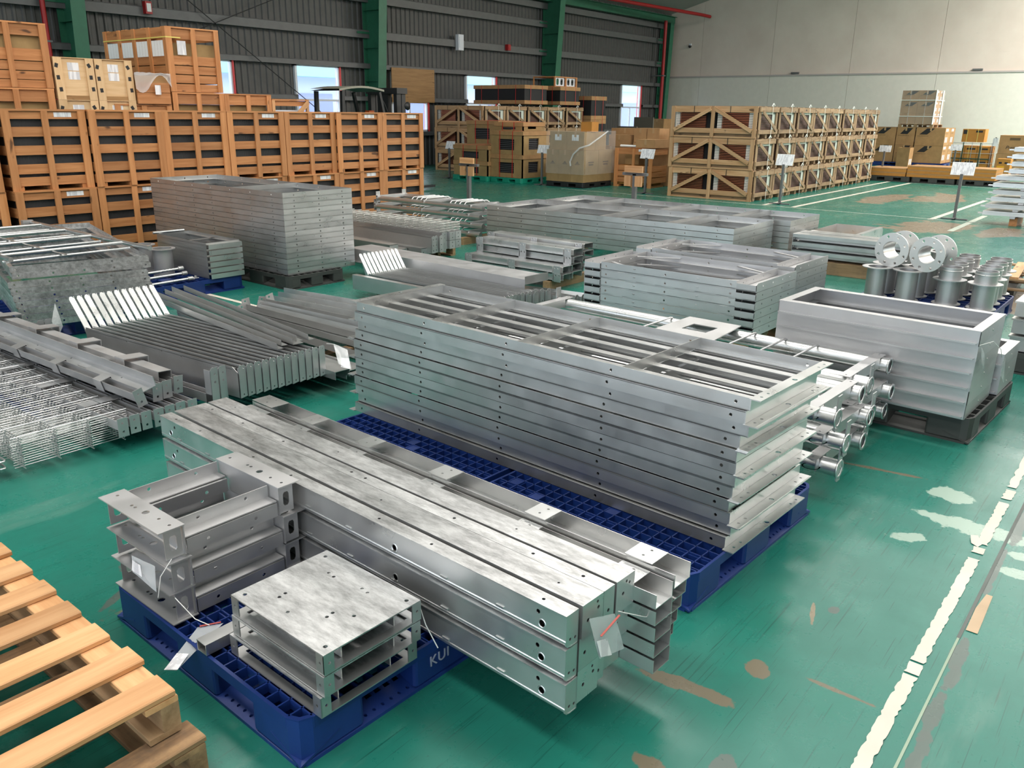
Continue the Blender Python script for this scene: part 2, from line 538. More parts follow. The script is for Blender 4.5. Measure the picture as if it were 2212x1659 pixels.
# windows: x range, sill and head (left edge hidden ones included)
WINS = [(12.03, 13.68), (15.7, 17.33), (19.42, 21.08), (22.98, 24.62), (33.28, 34.95)]
SILL, HEAD_Z = 1.10, 3.0
PLYWIN = 2
mb = MB()
def corr(x0, x1, z0, z1, y, p=0.2, dep=0.034):
    """trapezoid-ribbed sheet between x0 and x1"""
    xs, x = [], math.floor(x0 / p) * p
    while x < x1 + p:
        xs += [(x, 0.0), (x + 0.05, 0.0), (x + 0.075, dep), (x + 0.175, dep)]
        x += p
    prev = None
    pts = []
    for a, d in xs:
        if prev is not None:
            for lim in (x0, x1):
                if prev[0] < lim < a:
                    f = (lim - prev[0]) / (a - prev[0])
                    pts.append((lim, prev[1] + (d - prev[1]) * f))
        pts.append((a, d))
        prev = (a, d)
    pts = [q for q in pts if x0 - 1e-6 <= q[0] <= x1 + 1e-6]
    n = len(pts)
    mb.add([(a, y + d, z0) for a, d in pts] + [(a, y + d, z1) for a, d in pts],
           [(i, i + 1, n + i + 1, n + i) for i in range(n - 1)])
edges = XL
for a, b in WINS:
    corr(edges, a, 0, EAVE + 0.25, YW)
    corr(a, b, 0, SILL, YW)
    corr(a, b, HEAD_Z, EAVE + 0.25, YW)
    edges = b
corr(edges, XP + 0.1, 0, EAVE + 0.25, YW)
wall_c = struct('wall_back', mb, WALLG)
# girts: C sections running along the sheet, children of the wall
def girt(z, h=0.2, x0=XL, x1=XP - 0.7):
    b = MB().sheet([(YW - 0.17, z - 0.02), (YW - 0.19, z - 0.02), (YW - 0.19, z + h - 0.02), (YW - 0.17, z + h)], 0.006, x0, x1, 'x')
    b.box(x0, x1, YW - 0.19, YW - 0.005, z + h - 0.004, z + h)
    b.box(x0, x1, YW - 0.19, YW - 0.005, z - 0.022, z - 0.018)
    return obj('girt', b, GIRT, wall_c)
for z in (3.86, 4.86, 5.5): girt(z)
girt(3.0, 0.12)
lst = [XL] + [q for a, b in WINS for q in (a - 0.03, b + 0.03)] + [XP - 0.7]
for i in range(0, len(lst), 2): girt(2.06, 0.1, lst[i], lst[i + 1])
girt(1.0, 0.1)
obj('eave_beam', MB().box(XL, XP - 0.4, YW - 0.45, YW - 0.2, 5.72, 5.98).box(XL, XP - 0.4, YW - 0.55, YW - 0.1, 5.98, 6.0), GREENC, wall_c)
# windows with frame, mullion and panes
GLASS = m_clear('window_glass', (0.9, 0.97, 1.0), 0.12, 0.02)
for k, (a, b) in enumerate(WINS):
    r = link('window_%d' % (k + 1), None)
    r['kind'] = 'structure'
    r.location = ((a + b) / 2, YW, SILL)
    hw, hh = (b - a) / 2, HEAD_Z - SILL
    fm = MB()
    for q in ((-hw, -hw + 0.07, 0, hh), (hw - 0.07, hw, 0, hh), (-hw, hw, 0, 0.06), (-hw, hw, hh - 0.06, hh)):
        fm.box(q[0], q[1], -0.06, 0.05, q[2], q[3])
    obj('window_frame', fm, WHITEP, r)
    obj('red_reveal', MB().box(hw - 0.02, hw + 0.02, -0.10, 0.12, 0, hh), REDP, r)
    obj('mullion', MB().box(-0.025, 0.025, -0.03, 0.03, 0.05, hh * 0.47), WHITEP, r)
    obj('transom', MB().box(-hw, hw, -0.04, 0.04, hh * 0.47, hh * 0.47 + 0.06), WHITEP, r)
    for x0, x1, z0, z1 in ((-hw + 0.07, -0.025, 0.06, hh * 0.47), (0.025, hw - 0.07, 0.06, hh * 0.47), (-hw + 0.07, hw - 0.07, hh * 0.47 + 0.06, hh - 0.06)):
        obj('pane', MB().box(x0, x1, -0.004, 0.004, z0, z1), GLASS, r)
# plywood board nailed over the top of one window
a, b = WINS[PLYWIN]
tag(obj('plywood_board', MB().box(a - 0.15, b + 0.12, YW - 0.25, YW - 0.232, 2.02, 3.05), PLYB), 'brown plywood board nailed over the upper half of the middle window', 'board')
# outside: pale yard and a low building seen through the panes
YARD = m_plain('pale_yard_concrete', hx('d5d8dc'), 0.8)
struct('trim_1', MB().box(-5, 60, YW + 0.5, YW + 60, -0.3, -0.05), YARD)
ob = thing('outside_building', 'pale building with a teal roof outside the windows', 'building', (27, YW + 16, -0.05))
obj('wall', MB().box(-45, 45, 0, 6, 0, 3.4), m_plain('pale_blue_wall', hx('c9d2ee'), 0.7), ob)
obj('roof', MB().box(-46, 46, -0.8, 7, 3.4, 4.1), m_plain('teal_roof', hx('9fd9dc'), 0.5), ob)
dk = m_plain('outside_shutter_blue', hx('8f9ad0'), 0.6)
for x in range(-40, 41, 8):
    obj('shutter', MB().box(x, x + 3.2, -0.06, 0.0, 0.2, 2.6), dk, ob)

# tapered portal columns: web, inner flange, outer flange, stiffeners
def column(x, label, d0=0.42, d1=0.82, h=6.2):
    c = link('column', None, None, None, (x, YW, 0))
    c['kind'] = 'structure'
    y0, y1 = -0.1 - d0, -0.1 - d1
    obj('web', MB().add([(-0.006, y0, 0), (-0.006, -0.1, 0), (-0.006, -0.1, h), (-0.006, y1, h), (0.006, y0, 0), (0.006, -0.1, 0), (0.006, -0.1, h), (0.006, y1, h)],
        [(0, 1, 2, 3), (7, 6, 5, 4), (0, 4, 5, 1), (1, 5, 6, 2), (2, 6, 7, 3), (3, 7, 4, 0)]), GREENC, c)
    obj('inner_flange', MB().add([(sx, yy + dy, z) for z, yy in ((0, y0), (h, y1)) for sx in (-0.16, 0.16) for dy in (-0.014, 0.0)],
        [(0, 2, 3, 1), (4, 5, 7, 6), (0, 1, 5, 4), (2, 6, 7, 3), (0, 4, 6, 2), (1, 3, 7, 5)]), GREENC, c)
    obj('outer_flange', MB().box(-0.16, 0.16, -0.1, -0.086, 0, h), GREENC, c)
    for z in (1.5, 2.6, 3.55, 4.6):
        yy = y0 + (y1 - y0) * z / h
        obj('stiffener', MB().box(-0.14, 0.0, yy, -0.1, z, z + 0.012), GREENC, c)
    for z in (3.95, 4.95):
        obj('girt_cleat', MB().box(-0.5, 0.16, -0.22, -0.2, z, z + 0.06), GREENC, c)
    return c
for k, x in enumerate((0.45, 9.45, 18.45, 27.5)): column(x, k)
column(36.5, 4, 0.35, 0.5, 5.7)
# rod braces crossing the bay
for k, (xa, za, xb, zb) in enumerate(((10.0, 5.9, 18.3, 0.4), (10.0, 2.6, 18.3, 5.9))):
    obj('brace_rod', MB().tube([(xa, YW - 0.3 - 0.04 * k, za), (xb, YW - 0.3 - 0.04 * k, zb)], 0.012, 6), BLACK, wall_c)
YARD = YARD
# white partition at the far end: panels side by side, a plain strip where the upper and lower rows meet
SEAM = 3.40
wp = link('wall_right', None)
wp['kind'] = 'structure'
y = YR
k = 0
while y < YW - 0.01:
    y2 = min(y + 3.4, YW)
    for z0, z1, mt, nm in ((0.0, SEAM - 0.01, PART_L, 'lower_panel'), (SEAM + 0.05, 9.6, PART_U, 'upper_panel')):
        obj(nm, MB().box(XP + (0.0 if z0 == 0 else 0.03), XP + 0.2, y + 0.005, y2 - 0.005, z0, z1), mt, wp)
    y = y2
obj('seam_strip', MB().box(XP - 0.03, XP + 0.1, YR, YW, SEAM - 0.01, SEAM + 0.05), m_plain('grey_seam_strip', hx('b3aaa6'), 0.5), wp)
obj('backing', MB().box(XP + 0.2, XP + 0.3, YR, YW, 0, 9.6), DARK, wp)
for yy in (14.3, 7.2, 0.4):
    obj('seam_bracket', MB().box(XP - 0.05, XP + 0.03, yy, yy + 0.35, SEAM + 0.07, SEAM + 0.14), GIRT, wp)
# unseen tall openings behind and to the right of the camera, added to let sky light in
def wall_with_light_gaps(name, axis, at, lo, hi, light_gaps, top):
    b_ = MB()
    q = lo
    def seg(a0, a1, z0, z1):
        if axis == 'x': b_.box(at - 0.2, at, a0, a1, z0, z1)
        else: b_.box(a0, a1, at - 0.2, at, z0, z1)
    for d0, d1, dh in light_gaps:
        seg(q, d0, 0, top)
        seg(d0, d1, dh, top)
        q = d1
    seg(q, hi, 0, top)
    return struct(name, b_, PART_U)
wall_with_light_gaps('wall_left', 'x', XL, YR, YW, LIGHT_GAPS_L, 9.6)
wall_with_light_gaps('wall_front', 'y', YR, XL, XP + 0.3, LIGHT_GAPS_F, 9.6)
struct('trim_2', MB().box(XL - 40, XL - 0.25, -40, 60, -0.3, -0.05).box(XL - 40, 80, YR - 50, YR - 0.25, -0.3, -0.06), YARD)
# roof: pitched up from the eave, then level over the middle of the hall
struct('ceiling', MB().add([(XL, YW + 0.3, EAVE), (XP + 0.3, YW + 0.3, EAVE), (XP + 0.3, 9.0, 9.2), (XL, 9.0, 9.2), (XP + 0.3, YR - 0.2, 9.2), (XL, YR - 0.2, 9.2)],
                           [(0, 1, 2, 3), (3, 2, 4, 5)]), CEILM)
# red fire main: a drop pipe beside the corner column and a branch under the roof
fp = thing('fire_pipe', 'red fire main running down beside the green corner column', 'pipe', (35.85, YW - 0.62, 0))
obj('riser', MB().tube([(0, 0, 0.0), (0, 0, 5.75)], 0.075, 12), RED, fp)
obj('branch', MB().tube([(-7.0, -0.5, 6.05), (0.5, -1.5, 5.95), (1.1, -1.6, 5.92)], 0.07, 12), RED, fp)
for z in (1.2, 3.4): obj('clamp', MB().box(-0.1, 0.1, -0.1, 0.52, z, z + 0.05), GIRT, fp)
fp2 = thing('fire_pipe', 'short red fire pipe on the grey wall left of the first green column', 'pipe', (8.9, YW - 0.32, 0))
obj('riser', MB().tube([(0, 0, 0.0), (0, 0, 5.9)], 0.055, 10), RED, fp2)
obj('clamp', MB().box(-0.08, 0.08, -0.06, 0.28, 3.1, 3.14), GIRT, fp2)
def small_box(name, label, cat, x, z, sx, sz, mat, mat2=None):
    t = thing(name, label, cat, (x, YW - 0.19, z))
    obj('housing', MB().box(-sx / 2, sx / 2, -0.14, 0, -sz / 2, sz / 2), mat, t)
    obj('face', MB().box(-sx / 3, sx / 3, -0.155, -0.14, -sz / 3, sz / 3), mat2 or mat, t)
small_box('fire_alarm', 'red and white fire alarm box high on the grey wall left of the centre', 'alarm', 11.35, 4.03, 0.16, 0.28, RED, WHITE)
small_box('emergency_lamp', 'white emergency lamp on the girt between the two middle green columns', 'lamp', 22.45, 3.98, 0.26, 0.5, WHITEP)
small_box('fire_alarm', 'small red alarm on the girt right of the white emergency lamp', 'alarm', 25.05, 3.98, 0.16, 0.2, RED)
t = thing('security_camera', 'small dark camera on the white partition near the corner', 'camera', (XP - 0.02, 19.6, 4.75))
obj('dome', MB().lathe([(0.0, -0.07), (0.05, -0.05), (0.07, 0.0), (0.07, 0.04), (0.0, 0.04)], 12), BLACK, t)
obj('bracket', MB().box(0.0, 0.05, -0.05, 0.05, 0.0, 0.12), WHITEP, t)

# ------------------------------------------------------------------ floor markings and wear (thin paint layers on the slab)
LINEP = m_plain('cream_line_paint', hx('cfc8bb'), 0.6, 0, 0.07)
LINED = m_plain('worn_line_paint', hx('b9c2b4'), 0.6, 0, 0.05)
def stripe(name, p, q, wd, mat, z=0.002, rag=0.0, seg=0.12):
    p, q = Vector((*p, 0)), Vector((*q, 0))
    d = q - p
    L = d.length
    d.normalize()
    s_ = Vector((-d.y, d.x, 0))
    n = max(1, int(L / seg)) if rag else 1
    vs, fs = [], []
    rr = random.Random(int(L * 100) + int(p.x * 10))
    for i in range(n + 1):
        c = p + d * (L * i / n)
        for sg in (-1, 1):
            c2 = c + s_ * sg * (wd / 2 - (rr.random() ** 3 * rag))
            vs += [(c2.x, c2.y, z)]
    for i in range(n):
        fs.append((2 * i, 2 * i + 2, 2 * i + 3, 2 * i + 1))
    b = MB().add(vs, fs)
    return obj(name, b, mat, FLO)
for xa, xb in ((0.6, 1.52), (1.525, 2.62), (2.632, 2.70), (2.712, 3.60), (3.66, 3.72), (3.76, 4.28), (4.33, 4.46)):
    stripe('paint_line', (xa, 0.402), (xb, 0.402), 0.047, LINEP, 0.003, 0.007, 0.016)
obj('peeled_flake', MB().add([(3.74, .44, .004), (3.80, .455, .012), (3.83, .43, .006), (3.76, .40, .003), (3.72, .41, .003)], [(0, 4, 3, 2, 1)]), LINEP, FLO)
stripe('paint_line', (4.5, 0.405), (9.0, 0.41), 0.044, LINEP, 0.003, 0.010, 0.03)
stripe('paint_line', (16.72, 9.8), (16.45, -4.0), 0.05, LINED, 0.002)
stripe('paint_line', (16.8, 12.0), (16.72, 9.8), 0.05, LINED, 0.002)
stripe('paint_line', (25.5, 6.3), (25.0, 0.5), 0.08, LINED, 0.002)
stripe('paint_line', (16.75, 6.225), (25.45, 6.22), 0.10, LINEP, 0.002)
stripe('paint_line', (16.75, 6.835), (25.58, 6.82), 0.10, LINEP, 0.002)
stripe('paint_line', (16.5, 3.6), (21.3, 3.578), 0.10, LINEP, 0.002)
stripe('paint_line', (15.0, 2.95), (17.9, 2.97), 0.10, LINED, 0.002)
stripe('paint_line', (4.4, 9.9), (4.4, 5.75), 0.05, LINEP, 0.002)
GROOVE = m_plain('grey_joint_filler', hx('5a605c'), 0.7, 0, 0.2)
JOINT = m_plain('pale_joint_line', hx('96a893'), 0.7)
BARE = m_plain('bare_concrete', hx('7b6f5c'), 0.7, 0, 0.25)
TANP = m_plain('tan_patch', hx('b9a184'), 0.7, 0, 0.1)
DUST = m_plain('pale_worn_paint', hx('8fae9f'), 0.6, 0, 0.15)
stripe('floor_joint', (0.9, 0.322), (2.95, 0.326), 0.008, JOINT, 0.0025)
stripe('floor_joint', (2.95, 0.326), (9.0, 0.32), 0.012, GROOVE, 0.0025)
obj('tan_filler', MB().add([(3.02, 0.278, .0026), (3.33, 0.284, .0026), (3.33, 0.306, .0026), (3.2, 0.318, .0026), (3.02, 0.316, .0026)], [(0, 1, 2, 3, 4)]), TANP, FLO)
# ------------------------------------------------------------------ plastic pallets
def plastic_pallet(name, label, mat, loc, rz, W=1.1, D=1.1, H=0.15, fine=True, cat='pallet', group=None):
    """open-grid plastic pallet: deck grid on nine hollow blocks, perforated bottom runners"""
    t = thing(name, label, cat, loc, rz, group)
    zt, zd = H, H - 0.032
    g = MB()
    n = 20 if fine else 9
    tw = 0.0025 if fine else 0.006
    for k in range(1, n):
        x = W * k / n
        g.box(x - tw, x + tw, 0.01, D - 0.01, zd, zt)
        y_ = D * k / n
        g.box(0.01, W - 0.01, y_ - tw, y_ + tw, zd, zt)
    rr = random.Random(int(loc[0] * 100))
    for k in range(14 if fine else 5):
        i, j = rr.randrange(1, n - 1), rr.randrange(1, n - 1)
        g.box(W * i / n, W * (i + 1) / n, D * j / n, D * (j + 1) / n, zd, zt - 0.002)
    obj('deck_grid', g, mat, t)
    r = MB()
    c = 0.055
    out = [(c, 0), (W - c, 0), (W - c * .3, c * .3), (W, c), (W, D - c), (W - c * .3, D - c * .3), (W - c, D), (c, D), (c * .3, D - c * .3), (0, D - c), (0, c), (c * .3, c * .3)]
    k_ = len(out)
    inn = [(x + (W / 2 - x) * 0.02, y_ + (D / 2 - y_) * 0.02) for x, y_ in out]
    r.add([(x, y_, z) for z in (zd - 0.006, zt) for x, y_ in out] + [(x, y_, z) for z in (zd - 0.006, zt) for x, y_ in inn],
          [(i, (i + 1) % k_, k_ + (i + 1) % k_, k_ + i) for i in range(k_)] + [(3 * k_ + i, 3 * k_ + (i + 1) % k_, 2 * k_ + (i + 1) % k_, 2 * k_ + i) for i in range(k_)]
          + [(k_ + i, k_ + (i + 1) % k_, 3 * k_ + (i + 1) % k_, 3 * k_ + i) for i in range(k_)])
    obj('rim', r, mat, t)
    bw, bd_ = 0.23 * W / 1.1, 0.23 * D / 1.1
    xs = (0.001, (W - bw) / 2, W - bw - 0.001)
    ys = (0.001, (D - bd_) / 2, D - bd_ - 0.001)
    for i, x in enumerate(xs):
        for j, y_ in enumerate(ys):
            b = MB()
            cx0 = 0.05 if i == 0 else 0.012
            cx1 = 0.05 if i == 2 else 0.012
            pts = []
            for (px, py, sx, sy, cc) in ((x, y_, 1, 1, 0.05 if (i == 0 and j == 0) else 0.012), (x + bw, y_, -1, 1, 0.05 if (i == 2 and j == 0) else 0.012),
                                         (x + bw, y_ + bd_, -1, -1, 0.05 if (i == 2 and j == 2) else 0.012), (x, y_ + bd_, 1, -1, 0.05 if (i == 0 and j == 2) else 0.012)):
                a_, b_ = (px, py + sy * cc), (px + sx * cc, py)
                mid = (px + sx * cc * .3, py + sy * cc * .3)
                pts += [a_, mid, b_] if sx * sy > 0 else [b_, mid, a_]
            k = len(pts)
            b.add([(q[0], q[1], z) for z in (0.02, zt - 0.004) for q in pts], [(a, (a + 1) % k, k + (a + 1) % k, k + a) for a in range(k)])
            b.add([(q[0] + (x + bw / 2 - q[0]) * .05, q[1] + (y_ + bd_ / 2 - q[1]) * .05, z) for z in (0.02, zt - 0.004) for q in pts], [(k + a, k + (a + 1) % k, (a + 1) % k, a) for a in range(k)])
            b.box(x + bw * .32, x + bw * .34, y_ + .006, y_ + bd_ - .006, 0.03, zt - 0.006).box(x + bw * .66, x + bw * .68, y_ + .006, y_ + bd_ - .006, 0.03, zt - 0.006)
            b.box(x + .006, x + bw - .006, y_ + bd_ * .49, y_ + bd_ * .51, 0.03, zt - 0.006)
            obj('block', b, mat, t)
    # bottom runners with square openings, tilted towards the outside
    def runner(O, U, V, L, w_):
        hs = []
        for bay in (0, 1):
            lo = 0.23 * L / 1.1 + bay * (L * 0.397) + 0.02
            for a in range(5):
                for q in (0.45, 0.75):
                    x = lo + a * (L * 0.17 / 5)
                    hs.append([(x, w_ * q), (x + 0.024, w_ * q), (x + 0.024, w_ * q + 0.024), (x, w_ * q + 0.024)])
            for a in range(6):
                hs.append((lo + a * L * 0.17 / 5.5, w_ * 0.16, 0.006))
        return obj('bottom_runner', MB().plate([(0, 0), (L, 0), (L, w_), (0, w_)], hs if fine else [], O, U, V, 0.008), mat, t)
    tl = 0.045
    nrm = math.hypot(0.14, tl)
    runner((0, D, 0.012), (0, -1, 0), (0.14 / nrm, 0, tl / nrm), D, nrm)
    runner((W, 0, 0.012), (0, 1, 0), (-0.14 / nrm, 0, tl / nrm), D, nrm)
    runner((0, 0, 0.012), (1, 0, 0), (0, 0.14 / nrm, tl / nrm), W, nrm)
    runner((W, D, 0.012), (-1, 0, 0), (0, -0.14 / nrm, tl / nrm), W, nrm)
    obj('bottom_frame', MB().box(0.0, 0.14, 0.02, D - 0.02, 0, 0.012).box(W - 0.14, W, 0.02, D - 0.02, 0, 0.012).box(0.02, W - 0.02, 0, 0.14, 0, 0.0118).box(0.02, W - 0.02, D - 0.14, D, 0, 0.0118)
        .box(W / 2 - 0.08, W / 2 + 0.08, 0.14, D - 0.14, 0, 0.0116), mat, t)
    return t
P1 = plastic_pallet('plastic_pallet', 'blue plastic pallet in front, under the short frames, the tray stack and the long beams', BLUE, (1.085, 1.605, 0), rad(-1.8))
plastic_pallet('plastic_pallet', 'blue plastic pallet under the near end of the tall ladder frame stack', BLUE, (2.472, 1.130, 0), rad(-2.6))
plastic_pallet('plastic_pallet', 'blue plastic pallet under the far end of the tall ladder frame stack', BLUE, (2.524, 2.265, 0), rad(-2.6))
plastic_pallet('plastic_pallet', 'blue plastic pallet holding flange pipes, round rods and small grey frames at the left', BLUE, (3.72, 7.41, 0), rad(-0.6), 1.1, 1.1, 0.14, False)
plastic_pallet('plastic_pallet', 'blue plastic pallet mostly hidden under the left stack of tube frames', BLUE, (2.45, 6.86, 0), rad(-9), 1.0, 1.1, 0.14, False)
plastic_pallet('plastic_pallet', 'blue plastic pallet under the standing flange pipes', BLUE, (7.93, 1.13, 0), rad(-0.5), 1.1, 1.15, 0.15, False)
plastic_pallet('plastic_pallet', 'charcoal plastic pallet under the stack of lipped rectangular frames', GREYP, (4.98, 0.70, 0), rad(-3), 1.0, 1.12, 0.15, False)
plastic_pallet('plastic_pallet', 'charcoal plastic pallet under the tall block of galvanised frames', GREYP, (5.03, 6.94, 0), rad(-1), 0.72, 1.15, 0.14, False)
plastic_pallet('plastic_pallet', 'blue plastic pallet hidden beneath the bundle of bent channels', BLUE, (2.46, 4.62, 0), rad(-4), 0.9, 1.1, 0.115, False)
plastic_pallet('plastic_pallet', 'blue plastic pallet beneath the bars with end plates at the left', BLUE, (1.72, 4.62, 0), rad(-1), 0.68, 1.1, 0.1, False)
# moulded lettering on the near side of the front pallet
def lettering(name, body, size, mat, parent, loc, rot, ext=0.0012, shear=0.0, space=1.0):
    c = bpy.data.curves.new(name, 'FONT')
    c.body, c.size, c.extrude, c.shear, c.space_character = body, size, ext, shear, space
    tmp = bpy.data.objects.new(name, c)
    COL.objects.link(tmp)
    me = bpy.data.meshes.new_from_object(tmp.evaluated_get(bpy.context.evaluated_depsgraph_get()))
    bpy.data.objects.remove(tmp)
    bpy.data.curves.remove(c)
    me.materials.clear()
    return link(name, me, mat, parent, loc, rot)
lettering('moulded_text', 'KUI', 0.052, m_plain('pale_moulded_letter', hx('9aa0b4'), 0.5), P1, (0.497, 0.0, 0.062), (PI / 2, 0, 0), 0.0015, 0.0, 1.1)

# ------------------------------------------------------------------ wooden pallets at the lower left
def wood_pallet(label, loc, rz, L, D, mats, boards=7, h=0.125, name='wooden_pallet', stringers=3, bw=None, skids=True, bl=0.018):
    """deck boards run along x, stringers along y"""
    t = thing(name, label, 'pallet', loc, rz)
    bw = bw or 0.098
    rr = random.Random(int(loc[2] * 1000) + boards)
    for k in range(boards):
        y_ = k * (D - bw) / (boards - 1)
        j = (rr.random() - 0.5) * 0.012
        board('deck_board', L, bw, bl, mats[0] if k % 3 != 2 else mats[1], t, (L / 2 + j, y_ + bw / 2, h - bl / 2), (0, 0, 0), 0.003)
    for k in range(stringers):
        x = k * (L - 0.05) / (stringers - 1)
        for a in range(3) if stringers == 3 else [0]:
            if stringers == 3:
                y_ = a * (D - 0.12) / 2
                board('block', 0.12, 0.05, h - 2 * bl - (0.018 if skids else 0), mats[2], t, (x + 0.025, y_ + 0.06, (h - 2 * bl + (0.018 if skids else 0)) / 2), (0, 0, PI / 2), 0.003)
        board('stringer', D, 0.09 if stringers == 3 else 0.04, bl, mats[1], t, (min(max(x + 0.025, 0.045), L - 0.045), D / 2, h - bl * 1.5 - 0.0005), (0, 0, PI / 2), 0.002)
        if skids:
            board('skid_board', D, 0.09, 0.018, mats[2], t, (min(max(x + 0.025, 0.045), L - 0.045), D / 2, 0.009), (0, 0, PI / 2), 0.002)
    return t
wood_pallet('pale new pine pallet on top of the stack at the lower left corner', (-0.02, 1.845, 0.155), rad(-0.8), 0.90, 1.20, (PALEWOOD, PALEWOOD, GREYWOOD), 7, 0.13)
wood_pallet('old dirty pine pallet underneath the pale pallet at the lower left', (-0.02, 1.77, 0.0), rad(-0.3), 0.925, 1.26, (OLDWOOD, OLDWOOD, OLDWOOD), 6, 0.15, skids=True)

# ------------------------------------------------------------------ long beams lying across the front pallet
BO, BR_ = (1.578, 1.068, 0.152), rad(-2.6)
BL_ = 2.25
def bpos(x, y_, z):
    c_, s_ = math.cos(BR_), math.sin(BR_)
    return (BO[0] + x * c_ - y_ * s_, BO[1] + x * s_ + y_ * c_, BO[2] + z)
def side_beam():
    """closed beam whose outer side is a deep rounded web with slots and pierced holes"""
    t = thing('steel_girder', '', 'beam')
    H_, W_ = 0.106, 0.055
    slots, hol = [], []
    y_ = 0.14
    while y_ < BL_ - 0.1:
        slots.append([(y_, 0.032), (y_ + 0.032, 0.032), (y_ + 0.032, 0.038), (y_, 0.038)])
        y_ += 0.232
    for q in (0.085, 0.72, BL_ - 0.7, BL_ - 0.085): hol.append((q, 0.046, 0.011))
    hol += [(0.12, 0.078, 0.007), (BL_ - 0.1, 0.078, 0.007)]
    b = MB().plate([(0, 0.028), (BL_, 0.028), (BL_, 0.104), (0, 0.104)], hol, (0.0, BL_, 0), (0, -1, 0), (0.045, 0, 0.999), 0.0025)
    obj('web', b, GAL_B, t)
    for sl in slots:
        yy = BL_ - sl[0][0]
        obj('weld_slot', MB().box(-0.0022, 0.003, yy - 0.03, yy, 0.031, 0.037), GAL_T, t)
    for h_ in hol[:4]:
        obj('pressed_rim', MB().lathe([(0.0105, 0.0), (0.0125, 0.003), (0.0155, 0.0)], 12), GAL_T, t, (h_[1] * 0.045 + 0.0006, BL_ - h_[0], h_[1]), (0, -PI / 2 + 0.045, 0))
    arc = [(0.028 - 0.028 * math.cos(a), 0.028 - 0.028 * math.sin(a)) for a in [PI / 2 * k / 6 for k in range(7)]]
    obj('rounded_edge', MB().sheet(arc + [(W_, 0.0)], 0.0025, 0, BL_, smooth=True), GAL_B, t)
    tops = [(0.026, q, 0.0055) for q in (0.1, 0.55, 0.8, 1.3, 1.55, BL_ - 0.3, BL_ - 0.1)]
    obj('top_flange', MB().plate([(0, 0), (W_, 0), (W_, BL_), (0, BL_)], [(x, y2, r) for x, y2, r in tops], (0, 0, H_), (1, 0, 0), (0, 1, 0), 0.0025), GAL_S, t)
    obj('inner_wall', MB().box(W_ - 0.0025, W_, 0, BL_, 0, H_ - 0.003), GAL, t)
    for y0, d in ((0.001, 1), (BL_ - 0.001, -1)):
        obj('end_plate', MB().plate([(0.002, 0.012), (0.012, 0.002), (W_, 0.002), (W_, H_ - 0.003), (0.002, H_ - 0.003)], [(0.022, 0.025, 0.005), (0.044, 0.022, 0.005)],
            (0, y0, 0), (1, 0, 0), (0, 0, 1), 0.003), GAL_B, t)
    return t
def box_beam(W_, H_, end_holes, top_holes, mt):
    t = thing('steel_girder', '', 'beam')
    obj('top_plate', MB().plate([(0, 0), (W_, 0), (W_, BL_), (0, BL_)], top_holes, (0, 0, H_), (1, 0, 0), (0, 1, 0), 0.003), mt, t)
    obj('side_wall', MB().box(0, 0.003, 0, BL_, 0, H_ - 0.003), GAL, t)
    obj('side_wall', MB().box(W_ - 0.003, W_, 0, BL_, 0, H_ - 0.003), GAL, t)
    obj('bottom_plate', MB().box(0.003, W_ - 0.003, 0, BL_, 0, 0.003), GAL, t)
    for y0 in (-0.003, BL_):
        obj('end_plate', MB().plate([(0, 0), (W_, 0), (W_, H_), (0, H_)], end_holes, (0, y0, 0), (1, 0, 0), (0, 0, 1), 0.003), GAL_B, t)
    return t
sb = side_beam()
th = lambda W_: [(W_ * .5, q, 0.004) for q in (0.12, 0.42, 0.9, 1.35, 1.7, BL_ - 0.15)]
wb = box_beam(0.098, 0.107, [(0.028, 0.05, 0.0065), (0.07, 0.09, 0.005), (0.075, 0.07, 0.006)], th(0.098)[::2], GAL_S)
nb = box_beam(0.052, 0.107, [(0.025, 0.035, 0.006)], [(0.026, q, 0.006) for q in (0.09, 0.28, 0.62, 1.08, 1.16, 1.6, 1.9, BL_ - 0.1)], GAL_S)
cb = box_beam(0.092, 0.107, [(0.035, 0.055, 0.006), (0.05, 0.09, 0.005), (0.066, 0.08, 0.005)], th(0.092)[1::2], GAL_S)
COLN = [(sb, 0.0, 'rounded-web beam in the left column'), (wb, 0.069, 'wide box beam in the second column'), (nb, 0.1685, 'narrow box beam in the third column'), (cb, 0.2315, 'box beam in the fourth column')]
for ci, (p, x, nm) in enumerate(COLN):
    for r in range(3):
        dy = [(0, 0, 0, 0), (0, 0.018, 0.05, 0.04), (-0.012, 0.02, 0.06, 0.1)][2 - r][ci]
        lab = '%s of the front bundle, %s' % (nm, ('bottom row', 'middle row', 'top row')[r])
        z = r * 0.1085
        if ci == 2 and r == 1: dy = 0.0
        if r == 0:
            p.location, p.rotation_euler = bpos(x, dy * 0.4 - 0.02 * ci * 0.0, z), (0, 0, BR_)
            p['label'], p['group'] = lab, 'long beams of the front bundle'
        else:
            dup(p, bpos(x, dy * 0.4, z), BR_, lab, 'long beams of the front bundle')
